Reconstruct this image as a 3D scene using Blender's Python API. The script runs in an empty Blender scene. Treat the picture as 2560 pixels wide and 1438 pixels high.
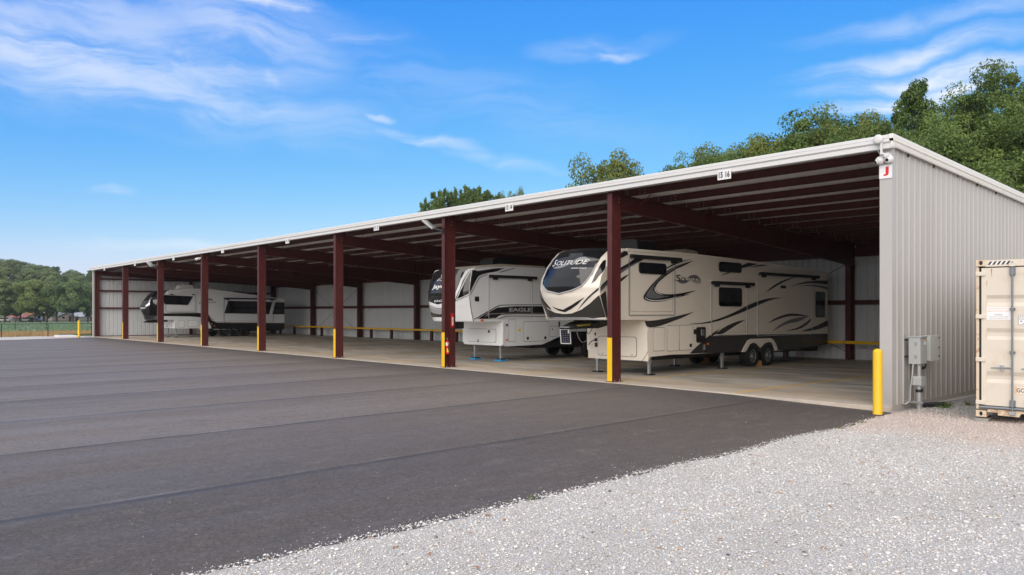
import bpy, math, random
import numpy as np
from mathutils import Vector, Matrix
from mathutils.geometry import delaunay_2d_cdt, tessellate_polygon
random.seed(7)
RNG = np.random.default_rng(7)
SC = bpy.context.scene
COL = SC.collection

# ------------------------------------------------------------------ camera
CAM = Vector((6.49, -16.23, 1.921))
FWD = Vector((-0.74361, 0.66862, 0.0))
RGT = Vector((0.66862, 0.74361, 0.0))
cam_data = bpy.data.cameras.new('camera')
cam = bpy.data.objects.new('camera', cam_data); COL.objects.link(cam)
cam.location = CAM
cam.rotation_euler = (math.radians(90), 0, math.atan2(FWD.y, FWD.x) - math.pi / 2)
cam_data.sensor_width = 36.0
cam_data.lens = 36.0 * 1930 / 2560
cam_data.shift_y = 62.0 / 2560
cam_data.clip_start = 0.1
cam_data.clip_end = 5000
SC.camera = cam

# ------------------------------------------------------------------ sky and sun
SUN_V = Vector((0.40, -0.72, 0.55)).normalized()
world = bpy.data.worlds.new('World'); SC.world = world; world.use_nodes = True
nt = world.node_tree; N = nt.nodes; L = nt.links; N.clear()
def nn(t, **kw):
    n = N.new(t)
    for k, v in kw.items(): setattr(n, k, v)
    return n
out = nn('ShaderNodeOutputWorld'); bg = nn('ShaderNodeBackground'); L.new(bg.outputs[0], out.inputs[0])
bg.inputs['Strength'].default_value = 0.15
sky = nn('ShaderNodeTexSky', sky_type='NISHITA', sun_disc=False)
sky.sun_elevation = math.asin(SUN_V.z); sky.sun_rotation = math.atan2(SUN_V.x, SUN_V.y)
sky.air_density = 1.0; sky.dust_density = 0.6; sky.ozone_density = 2.2; sky.altitude = 200
hsv = nn('ShaderNodeHueSaturation'); hsv.inputs['Saturation'].default_value = 1.32; hsv.inputs['Value'].default_value = 1.0
L.new(sky.outputs[0], hsv.inputs['Color'])
tc = nn('ShaderNodeTexCoord')
def dot(v):
    d = nn('ShaderNodeVectorMath', operation='DOT_PRODUCT'); L.new(tc.outputs['Generated'], d.inputs[0]); d.inputs[1].default_value = v
    return d.outputs['Value']
def mth(op, a, b=None, c=None):
    m = nn('ShaderNodeMath', operation=op)
    for i, v in enumerate((a, b, c)):
        if v is None: continue
        if isinstance(v, (int, float)): m.inputs[i].default_value = v
        else: L.new(v, m.inputs[i])
    return m.outputs[0]
az = mth('ARCTAN2', dot(RGT), dot(FWD))
el = mth('ARCSINE', dot((0, 0, 1)))
cmb = nn('ShaderNodeCombineXYZ'); L.new(az, cmb.inputs[0]); L.new(el, cmb.inputs[1])
wn = nn('ShaderNodeTexNoise'); wn.inputs['Scale'].default_value = 9.0; wn.inputs['Detail'].default_value = 4
L.new(cmb.outputs[0], wn.inputs['Vector'])
ws = nn('ShaderNodeVectorMath', operation='MULTIPLY_ADD'); L.new(wn.outputs['Color'], ws.inputs[0])
ws.inputs[1].default_value = (0.10, 0.05, 0); ws.inputs[2].default_value = (-0.05, -0.025, 0)
wv = nn('ShaderNodeVectorMath', operation='ADD'); L.new(cmb.outputs[0], wv.inputs[0]); L.new(ws.outputs[0], wv.inputs[1])
def noise(vec, scale, detail, rough=0.6, mapping=None, dist=0.0):
    t = nn('ShaderNodeTexNoise'); t.inputs['Scale'].default_value = scale; t.inputs['Detail'].default_value = detail
    t.inputs['Roughness'].default_value = rough; t.inputs['Distortion'].default_value = dist
    if mapping:
        m = nn('ShaderNodeMapping'); m.inputs['Rotation'].default_value = (0, 0, mapping[0]); m.inputs['Scale'].default_value = mapping[1]
        L.new(vec, m.inputs['Vector']); vec = m.outputs[0]
    L.new(vec, t.inputs['Vector']); return t.outputs['Fac']
def ramp(v, a, b, c=0.0, d=1.0):
    m = nn('ShaderNodeMapRange', interpolation_type='SMOOTHSTEP'); L.new(v, m.inputs[0])
    for i, q in enumerate((a, b, c, d)): m.inputs[i + 1].default_value = q
    return m.outputs[0]
streak_l = noise(wv.outputs[0], 5.0, 9, 0.62, (0.25, (1.0, 5.5, 1)), 0.4)
streak_r = noise(wv.outputs[0], 6.0, 9, 0.62, (-0.12, (1.0, 6.5, 1)), 0.4)
def A(px, py):
    x = (px - 1280) / 1930; y = (781 - py) / 1930
    return math.atan(x), math.atan(y / math.sqrt(1 + x * x))
acc = None
CIRRUS = [  # centre, half length, half height, tilt (radians, + is up to the right), strength, streak
    ((120, 115), .36, .064, -.12, .46, 0), ((430, 150), .26, .055, -.26, .36, 0), ((600, 90), .14, .070, -.15, .34, 0),
    ((700, 18), .15, .020, -.12, .62, 0), ((672, 180), .036, .012, -1.0, .34, 0), ((300, 40), .24, .035, -.1, .30, 0),
    ((1500, 112), .09, .014, .03, .24, 1), ((1540, 126), .045, .007, .0, .40, 1), ((940, 289), .032, .006, -.05, .34, 1), ((1060, 345), .085, .009, -.16, .30, 1),
    ((520, 275), .045, .006, -.24, .34, 0), ((2300, 135), .14, .013, .12, .50, 1), ((2420, 172), .16, .013, .06, .78, 1), ((2330, 228), .12, .009, .10, .68, 1), ((2230, 264), .075, .009, .05, .72, 1),
    ((2200, 210), .09, .012, .05, .40, 1), ((2380, 45), .17, .014, .02, .30, 1), ((280, 476), .018, .006, 0, .40, 0), ((430, 612), .12, .010, .02, .26, 1), ((1260, 400), .08, .010, -.14, .22, 1), ((1150, 230), .30, .05, -.2, .10, 1)]
for (c, a, b, rot, s, which) in CIRRUS:
    ca, ce = A(*c)
    m = nn('ShaderNodeMapping', vector_type='TEXTURE')
    m.inputs['Location'].default_value = (ca, ce, 0); m.inputs['Rotation'].default_value = (0, 0, rot); m.inputs['Scale'].default_value = (a, b, 1)
    L.new(wv.outputs[0], m.inputs['Vector'])
    ln = nn('ShaderNodeVectorMath', operation='LENGTH'); L.new(m.outputs[0], ln.inputs[0])
    e = ramp(ln.outputs['Value'], 0.0, 1.35, s, 0.0)
    k = ramp(streak_r if which else streak_l, 0.32, 0.64, 0.22, 1.22)
    e = mth('MULTIPLY', e, k)
    acc = e if acc is None else mth('MAXIMUM', acc, e)
# the rest of the sky: broken cloud behind and above the camera, as the trailers' front glass mirrors it
wide = noise(tc.outputs['Generated'], 2.6, 8, 0.6)
away = mth('MAXIMUM', ramp(dot(FWD), 0.62, 0.15), ramp(dot((0, 0, 1)), 0.45, 0.85))
acc = mth('MAXIMUM', acc, mth('MULTIPLY', ramp(wide, 0.30, 0.62, 0.72, 0.97), away))
acc = mth('MINIMUM', acc, 0.92)
mixc = nn('ShaderNodeMix', data_type='RGBA'); L.new(acc, mixc.inputs['Factor'])
sepc = nn('ShaderNodeSeparateColor'); L.new(hsv.outputs[0], sepc.inputs[0]); comb = nn('ShaderNodeCombineColor')
for i, (gain, gam) in enumerate(((.40, 1.2), (.80, .752), (3.10, .15))):   # grade of the sky's blue, from zenith to horizon
    L.new(mth('MULTIPLY', mth('POWER', sepc.outputs[i], gam), gain), comb.inputs[i])
L.new(comb.outputs[0], mixc.inputs['A']); mixc.inputs['B'].default_value = (4.5, 4.45, 4.4, 1)
L.new(mixc.outputs['Result'], bg.inputs['Color'])
sun_d = bpy.data.lights.new('sun', 'SUN'); sun_d.energy = 1.5; sun_d.angle = math.radians(60); sun_d.color = (1.0, 0.92, 0.84)
sun = bpy.data.objects.new('sun', sun_d); COL.objects.link(sun); sun.location = (0, 0, 60)
sun.rotation_euler = (-SUN_V).to_track_quat('-Z', 'Y').to_euler()
SC.view_settings.view_transform = 'Standard'; SC.view_settings.look = 'None'; SC.view_settings.gamma = 1
SC.view_settings.use_curve_mapping = False
SC.view_settings.exposure = 0.70
SC.cycles.diffuse_bounces = 8
SC.cycles.max_bounces = 8

# ------------------------------------------------------------------ helpers
WLOC = {}
def link(o, parent=None, loc=(0, 0, 0)):
    COL.objects.link(o)
    if parent is not None:
        o.parent = parent; base = WLOC[parent.name]
    else: base = Vector((0, 0, 0))
    o.location = loc; WLOC[o.name] = base + Vector(loc)
    return o
def thing(name, label, cat, loc, group=None):
    o = bpy.data.objects.new(name, None); o.empty_display_size = 0.2
    link(o, None, loc); o['label'] = label; o['category'] = cat
    if group: o['group'] = group
    return o
def tag(o, label=None, cat=None, group=None, kind=None):
    if label: o['label'] = label
    if cat: o['category'] = cat
    if group: o['group'] = group
    if kind: o['kind'] = kind
    return o
class MB:
    def __init__(s): s.v = []; s.f = []; s.m = []; s.sm = []
    def add(s, vs, fs, m=0, smooth=False):
        b = len(s.v); s.v += [tuple(p) for p in vs]
        for f in fs: s.f.append(tuple(i + b for i in f)); s.m.append(m); s.sm.append(smooth)
        return s
    def box(s, x0, x1, y0, y1, z0, z1, m=0):
        vs = [(x, y, z) for z in (z0, z1) for y in (y0, y1) for x in (x0, x1)]
        return s.add(vs, [(0, 2, 3, 1), (4, 5, 7, 6), (0, 1, 5, 4), (2, 6, 7, 3), (0, 4, 6, 2), (1, 3, 7, 5)], m)
    def obox(s, c, ux, uy, uz, hx, hy, hz, m=0):
        c = Vector(c); ux, uy, uz = Vector(ux).normalized() * hx, Vector(uy).normalized() * hy, Vector(uz).normalized() * hz
        vs = [c + ux * a + uy * b + uz * d for d in (-1, 1) for b in (-1, 1) for a in (-1, 1)]
        return s.add(vs, [(0, 2, 3, 1), (4, 5, 7, 6), (0, 1, 5, 4), (2, 6, 7, 3), (0, 4, 6, 2), (1, 3, 7, 5)], m)
    def prism(s, poly, axis, a0, a1, m=0, smooth=False):
        def P(p, a):
            return {'x': (a, p[0], p[1]), 'y': (p[0], a, p[1]), 'z': (p[0], p[1], a)}[axis]
        n = len(poly); vs = [P(p, a0) for p in poly] + [P(p, a1) for p in poly]
        s.add(vs, [(i, (i + 1) % n, n + (i + 1) % n, n + i) for i in range(n)], m, smooth)
        tri = tessellate_polygon([[Vector((p[0], p[1], 0)) for p in poly]])
        s.add([P(p, a0) for p in poly], [tuple(t) for t in tri], m)
        s.add([P(p, a1) for p in poly], [tuple(t) for t in tri], m)
        return s
    def tube(s, pts, r, n=8, m=0, cap=True, smooth=True):
        pts = [Vector(p) for p in pts]; rs = r if isinstance(r, (list, tuple)) else [r] * len(pts)
        rings = []; prev = None
        for i, p in enumerate(pts):
            d = (pts[min(i + 1, len(pts) - 1)] - pts[max(i - 1, 0)]).normalized()
            if prev is None:
                a = d.orthogonal().normalized()
            else:
                a = (prev - d * prev.dot(d))
                a = a.normalized() if a.length > 1e-6 else d.orthogonal().normalized()
            prev = a; b = d.cross(a)
            rings.append([p + (a * math.cos(2 * math.pi * k / n) + b * math.sin(2 * math.pi * k / n)) * rs[i] for k in range(n)])
        vs = [q for R in rings for q in R]; fs = []
        for i in range(len(pts) - 1):
            for k in range(n):
                fs.append((i * n + k, i * n + (k + 1) % n, (i + 1) * n + (k + 1) % n, (i + 1) * n + k))
        s.add(vs, fs, m, smooth)
        if cap: s.add(rings[0], [tuple(range(n))[::-1]], m); s.add(rings[-1], [tuple(range(n))], m)
        return s
    def lathe(s, prof, origin, axis='z', n=24, m=0, smooth=True):
        o = Vector(origin); vs = []
        for (r, h) in prof:
            for k in range(n):
                c, q = r * math.cos(2 * math.pi * k / n), r * math.sin(2 * math.pi * k / n)
                vs.append(o + Vector({'z': (c, q, h), 'x': (h, c, q), 'y': (q, h, c)}[axis]))
        fs = []
        for i in range(len(prof) - 1):
            for k in range(n): fs.append((i * n + k, i * n + (k + 1) % n, (i + 1) * n + (k + 1) % n, (i + 1) * n + k))
        return s.add(vs, fs, m, smooth)
    def mesh(s, name, mats, off=(0, 0, 0)):
        me = bpy.data.meshes.new(name); o = Vector(off)
        me.from_pydata([tuple(Vector(p) - o) for p in s.v], [], s.f)
        for mt in (mats if isinstance(mats, (list, tuple)) else [mats]): me.materials.append(mt)
        me.polygons.foreach_set('material_index', s.m); me.polygons.foreach_set('use_smooth', s.sm); me.update()
        return me
    def build(s, name, mats, parent=None, bevel=0.0, loc=None):
        base = WLOC[parent.name] if parent is not None else Vector(loc if loc is not None else (0, 0, 0))
        o = bpy.data.objects.new(name, s.mesh(name, mats, base))
        link(o, parent, (0, 0, 0) if parent is not None else tuple(base))
        if bevel:
            b = o.modifiers.new('bevel', 'BEVEL'); b.width = bevel; b.segments = 2; b.limit_method = 'ANGLE'; b.angle_limit = math.radians(40)
        return o
def place(name, mesh, parent, world):
    o = bpy.data.objects.new(name, mesh)
    return link(o, parent, tuple(Vector(world) - (WLOC[parent.name] if parent is not None else Vector((0, 0, 0)))))
def dup_tree(o, parent=None, loc=None):
    c = o.copy(); COL.objects.link(c)
    if parent is not None: c.parent = parent
    if loc is not None: c.location = loc
    WLOC[c.name] = (WLOC[parent.name] if parent is not None else Vector((0, 0, 0))) + c.location
    for ch in list(o.children): dup_tree(ch, c)
    return c

# ------------------------------------------------------------------ materials
def mat(name, col, rough=0.6, metal=0.0, var=0.0, vscale=3.0, bump=0.0, bscale=40.0, spec=0.5, dirt=None, dscale=1.5, damt=0.4, coat=0.0, stretch=None):
    """plain procedural paint / metal / rubber: base colour with fine noise variation, optional stains and relief"""
    m = bpy.data.materials.new(name); m.use_nodes = True; t = m.node_tree; p = t.nodes['Principled BSDF']
    p.inputs['Roughness'].default_value = rough; p.inputs['Metallic'].default_value = metal
    p.inputs['Specular IOR Level'].default_value = spec; p.inputs['Coat Weight'].default_value = coat
    tcn = t.nodes.new('ShaderNodeTexCoord'); vec = tcn.outputs['Object']
    if stretch:
        mp = t.nodes.new('ShaderNodeMapping'); mp.inputs['Scale'].default_value = stretch; t.links.new(vec, mp.inputs[0]); vec = mp.outputs[0]
    nz = t.nodes.new('ShaderNodeTexNoise'); nz.inputs['Scale'].default_value = vscale; nz.inputs['Detail'].default_value = 6
    t.links.new(vec, nz.inputs['Vector'])
    mx = t.nodes.new('ShaderNodeMix'); mx.data_type = 'RGBA'
    v = max(var, 0.03)
    mx.inputs['A'].default_value = tuple(max(0, c * (1 - v)) for c in col) + (1,)
    mx.inputs['B'].default_value = tuple(min(1, c * (1 + v)) for c in col) + (1,)
    t.links.new(nz.outputs['Fac'], mx.inputs['Factor']); res = mx.outputs['Result']
    if dirt:
        n2 = t.nodes.new('ShaderNodeTexNoise'); n2.inputs['Scale'].default_value = dscale; n2.inputs['Detail'].default_value = 8; n2.inputs['Roughness'].default_value = 0.65
        t.links.new(vec, n2.inputs['Vector'])
        r = t.nodes.new('ShaderNodeMapRange'); r.interpolation_type = 'SMOOTHSTEP'; t.links.new(n2.outputs['Fac'], r.inputs[0])
        r.inputs[1].default_value = 0.5; r.inputs[2].default_value = 0.72; r.inputs[4].default_value = damt
        m2 = t.nodes.new('ShaderNodeMix'); m2.data_type = 'RGBA'; t.links.new(r.outputs[0], m2.inputs['Factor']); t.links.new(res, m2.inputs['A'])
        m2.inputs['B'].default_value = tuple(dirt) + (1,); res = m2.outputs['Result']
    t.links.new(res, p.inputs['Base Color'])
    if bump:
        n3 = t.nodes.new('ShaderNodeTexNoise'); n3.inputs['Scale'].default_value = bscale; n3.inputs['Detail'].default_value = 4
        t.links.new(vec, n3.inputs['Vector'])
        bp = t.nodes.new('ShaderNodeBump'); bp.inputs['Strength'].default_value = bump; bp.inputs['Distance'].default_value = 0.01
        t.links.new(n3.outputs['Fac'], bp.inputs['Height']); t.links.new(bp.outputs[0], p.inputs['Normal'])
    return m
M = {}
def splash(m, col, z0, z1, amt):
    """mud thrown up on the foot of a wall, ragged along its upper edge"""
    t = m.node_tree; p = t.nodes['Principled BSDF']; src = p.inputs['Base Color'].links[0].from_socket
    tcn = t.nodes.new('ShaderNodeTexCoord'); sx = t.nodes.new('ShaderNodeSeparateXYZ'); t.links.new(tcn.outputs['Object'], sx.inputs[0])
    nz = t.nodes.new('ShaderNodeTexNoise'); nz.inputs['Scale'].default_value = 4; nz.inputs['Detail'].default_value = 8; nz.inputs['Roughness'].default_value = .7; t.links.new(tcn.outputs['Object'], nz.inputs['Vector'])
    ad = t.nodes.new('ShaderNodeMath'); ad.operation = 'MULTIPLY_ADD'; t.links.new(nz.outputs['Fac'], ad.inputs[0]); ad.inputs[1].default_value = (z1 - z0) * 1.6; t.links.new(sx.outputs[2], ad.inputs[2])
    mr = t.nodes.new('ShaderNodeMapRange'); mr.interpolation_type = 'SMOOTHSTEP'; t.links.new(ad.outputs[0], mr.inputs[0]); mr.inputs[1].default_value = z1 + (z1 - z0) * .8; mr.inputs[2].default_value = z0 + (z1 - z0) * .5; mr.inputs[4].default_value = amt
    mx = t.nodes.new('ShaderNodeMix'); mx.data_type = 'RGBA'; t.links.new(mr.outputs[0], mx.inputs['Factor']); t.links.new(src, mx.inputs['A']); mx.inputs['B'].default_value = tuple(col) + (1,); t.links.new(mx.outputs['Result'], p.inputs['Base Color'])
M['red'] = mat('red_primer_steel', (0.078, 0.0145, 0.0140), 0.45, 0, 0.28, 2.0, 0.05, 60, dirt=(0.095, 0.034, 0.027), dscale=4, damt=0.5)
M['wall_out'] = mat('tan_grey_sheet_metal', (0.47, 0.455, 0.44), 0.42, 0, 0.04, 0.8, dirt=(0.40, 0.37, 0.33), dscale=1.2, damt=0.35, stretch=(1, 1, 0.15))
M['wall_in'] = mat('galvanised_inner_sheet', (0.64, 0.665, 0.69), 0.42, 0.08, 0.10, 2.0, dirt=(0.52, 0.54, 0.55), dscale=2, damt=0.4, stretch=(1, 1, 0.12))
M['roof_in'] = mat('galvalume_roof_sheet', (0.72, 0.72, 0.70), 0.45, 0.05, 0.08, 2.0)
splash(M['wall_out'], (0.36, 0.30, 0.25), -.1, .45, .55)
M['white'] = mat('white_painted_trim', (0.70, 0.70, 0.70), 0.4, 0, 0.03, 1.0, dirt=(0.66, 0.65, 0.62), dscale=1.3, damt=0.3, stretch=(0.3, 1, 1))
M['rake'] = mat('off_white_rake_trim', (0.82, 0.79, 0.74), 0.4, 0, 0.04, 1.0, dirt=(0.66, 0.61, 0.54), dscale=1.5, damt=0.35)
M['yellow'] = mat('yellow_paint', (0.84, 0.50, 0.008), 0.4, 0, 0.05, 3, dirt=(0.60, 0.36, 0.02), dscale=5, damt=0.25)
M['yellow_line'] = mat('worn_yellow_line_paint', (0.66, 0.40, 0.07), 0.7, 0, 0.15, 8, dirt=(0.45, 0.39, 0.29), dscale=6, damt=0.8)
M['black'] = mat('black_plastic', (0.012, 0.012, 0.013), 0.45)
M['rubber'] = mat('tyre_rubber', (0.016, 0.016, 0.017), 0.75, bump=0.2, bscale=50)
M['glass'] = mat('dark_tinted_glass', (0.008, 0.009, 0.011), 0.05, spec=0.6)
M['chrome'] = mat('brushed_metal', (0.62, 0.63, 0.64), 0.22, 0.9, 0.08, 5)
M['galv'] = mat('galvanised_steel', (0.42, 0.43, 0.44), 0.42, 0.55, 0.15, 12)
M['lockgrey'] = mat('grey_lock_steel', (0.22, 0.24, 0.26), 0.45, 0.4, 0.15, 10)
M['cream'] = mat('cream_gelcoat', (0.83, 0.765, 0.67), 0.16, 0, 0.02, 1.0, coat=0.3)
M['cream_side'] = mat('cream_side_wall', (0.77, 0.70, 0.605), 0.3, 0, 0.03, 1.0, dirt=(0.68, 0.61, 0.51), dscale=1.1, damt=0.3)
M['sol_k'] = mat('black_vinyl', (0.012, 0.012, 0.013), 0.3)
M['sol_d'] = mat('charcoal_vinyl', (0.040, 0.037, 0.035), 0.25)
M['sol_g'] = mat('grey_vinyl', (0.16, 0.16, 0.165), 0.3, 0, 0.3, 9)
M['sol_G'] = mat('silver_vinyl', (0.42, 0.42, 0.43), 0.3)
M['sol_w'] = mat('white_vinyl', (0.78, 0.77, 0.75), 0.3)
M['rv_white'] = mat('white_gelcoat', (0.84, 0.855, 0.87), 0.16, 0, 0.02, 1.0, coat=0.3)
M['rv_side'] = mat('light_grey_side_wall', (0.74, 0.77, 0.805), 0.3, 0, 0.03, 1.0, dirt=(0.66, 0.68, 0.70), dscale=1.1, damt=0.3)
M['roof_rv'] = mat('tan_membrane_roof', (0.52, 0.46, 0.38), 0.8, 0, 0.08, 4)
M['orange'] = mat('amber_lens', (0.75, 0.12, 0.01), 0.2)
M['sticker_y'] = mat('yellow_sticker', (0.75, 0.62, 0.05), 0.4)
M['wood'] = mat('raw_pine', (0.52, 0.27, 0.09), 0.7, 0, 0.2, 20, stretch=(8, 1, 1))
M['blue'] = mat('blue_plastic', (0.02, 0.30, 0.62), 0.45)
M['ctn'] = mat('cream_container_paint', (0.67, 0.605, 0.515), 0.5, 0, 0.03, 2, dirt=(0.50, 0.39, 0.27), dscale=2.2, damt=0.45, bump=0.05, bscale=6)
M['ctn_rust'] = mat('cream_paint_with_rust', (0.66, 0.54, 0.40), 0.6, 0, 0.05, 4, dirt=(0.36, 0.13, 0.04), dscale=7, damt=0.9)
M['gasket'] = mat('rubber_gasket', (0.030, 0.030, 0.036), 0.7)
M['ext_red'] = mat('red_enamel', (0.62, 0.02, 0.015), 0.25)
M['sign_red'] = mat('red_print', (0.66, 0.02, 0.03), 0.4)
M['sign_k'] = mat('black_print', (0.012, 0.012, 0.016), 0.4)
M['sign_w'] = mat('white_sign_sheet', (0.82, 0.82, 0.83), 0.35)
M['sign_blue'] = mat('navy_print', (0.03, 0.04, 0.10), 0.5)
M['print_orange'] = mat('faded_orange_print', (0.78, 0.45, 0.25), 0.5)
M['print_grey'] = mat('grey_print', (0.25, 0.25, 0.27), 0.5)
M['ebox'] = mat('grey_enclosure_paint', (0.42, 0.44, 0.44), 0.4, 0, 0.04, 3)
M['ebox2'] = mat('light_enclosure_paint', (0.58, 0.60, 0.58), 0.4, 0, 0.04, 3)
M['block'] = mat('concrete_block', (0.30, 0.29, 0.27), 0.9, 0, 0.2, 12, bump=0.4, bscale=60)
M['lens'] = mat('lamp_lens', (0.66, 0.56, 0.46), 0.3)
M['camgrey'] = mat('dark_camera_lens', (0.02, 0.02, 0.025), 0.1)
M['darkgreen'] = mat('dark_fence_steel', (0.012, 0.020, 0.018), 0.5)
M['bark'] = mat('grey_brown_bark', (0.085, 0.065, 0.05), 0.9, 0, 0.3, 3, bump=0.5, bscale=8)
M['brick'] = mat('pink_brown_brick', (0.32, 0.235, 0.205), 0.85, 0, 0.15, 3)
M['siding'] = mat('beige_siding', (0.36, 0.31, 0.25), 0.8, 0, 0.08, 2)
M['shingle'] = mat('orange_brown_roof', (0.42, 0.20, 0.07), 0.85, 0, 0.2, 2)
M['shingle_g'] = mat('grey_roof', (0.40, 0.42, 0.45), 0.8, 0, 0.12, 2)
M['awning_r'] = mat('faded_red_awning', (0.34, 0.12, 0.12), 0.8)
M['car_w'] = mat('white_car_paint', (0.74, 0.70, 0.64), 0.25, coat=0.4)
M['car_b'] = mat('dark_blue_car_paint', (0.012, 0.018, 0.04), 0.2, coat=0.4)
M['solar'] = mat('solar_cell', (0.012, 0.014, 0.035), 0.12)
M['cable'] = mat('grey_cable', (0.32, 0.32, 0.33), 0.6)

# ------------------------------------------------------------------ flat polygons, decals, lettering
def inside(p, poly):
    x, y = p; c = False; n = len(poly)
    for i in range(n):
        x0, y0 = poly[i]; x1, y1 = poly[i - 1]
        if (y0 > y) != (y1 > y) and x < (x1 - x0) * (y - y0) / (y1 - y0) + x0: c = not c
    return c
def tess(poly, step=None):
    pts = [Vector(p) for p in poly]
    if step:
        dense = []
        for i, p in enumerate(pts):
            q = pts[(i + 1) % len(pts)]; k = max(1, int((q - p).length / step))
            dense += [p.lerp(q, j / k) for j in range(k)]
        pts = dense
    n = len(pts); extra = []
    if step:
        xs = [p.x for p in pts]; ys = [p.y for p in pts]
        gx = min(xs) + step / 2
        while gx < max(xs):
            gy = min(ys) + step / 2
            while gy < max(ys):
                if inside((gx, gy), poly): extra.append(Vector((gx, gy)))
                gy += step
            gx += step
    r = delaunay_2d_cdt(pts + extra, [], [list(range(n))], 1, 1e-5)
    return r[0], r[2]
def smooth_poly(poly, it=1):
    """round the curved runs of a swoosh but keep its sharp tips"""
    for _ in range(it):
        n = len(poly); outp = []
        for i in range(n):
            a, b, c = Vector(poly[i - 1]), Vector(poly[i]), Vector(poly[(i + 1) % n])
            u, v = (a - b), (c - b)
            if u.length < 1e-6 or v.length < 1e-6: continue
            ang = u.angle(v)
            if ang > math.radians(115): outp += [tuple(b + u * 0.25), tuple(b + v * 0.25)]
            else: outp.append(tuple(b))
        poly = outp
    return poly
def text_mesh(body, bold=0.0, shear=0.0):
    cu = bpy.data.curves.new('lettering', 'FONT'); cu.body = body; cu.offset = bold; cu.shear = shear
    cu.resolution_u = 3
    o = bpy.data.objects.new('lettering', cu); COL.objects.link(o)
    bpy.context.view_layer.update()
    me = bpy.data.meshes.new_from_object(o.evaluated_get(bpy.context.evaluated_depsgraph_get()))
    vs = [tuple(v.co) for v in me.vertices]; fs = [tuple(p.vertices) for p in me.polygons]
    bpy.data.objects.remove(o); bpy.data.curves.remove(cu); bpy.data.meshes.remove(me)
    x0 = min(v[0] for v in vs); x1 = max(v[0] for v in vs); y0 = min(v[1] for v in vs); y1 = max(v[1] for v in vs)
    return [((v[0] - x0) / (x1 - x0), (v[1] - y0) / (y1 - y0)) for v in vs], fs
def put_text(mb, body, p00, p10, p01, mapf=None, m=0, bold=0.0, shear=0.0):
    """lettering whose box runs from p00 along p10 (baseline) and p01 (height); mapf turns 2D into 3D if given"""
    vs, fs = text_mesh(body, bold, shear)
    P0 = Vector(p00); U = Vector(p10) - P0; V = Vector(p01) - P0
    pts = [P0 + U * a + V * b for a, b in vs]
    mb.add([mapf(p) for p in pts] if mapf else pts, fs, m)
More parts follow.
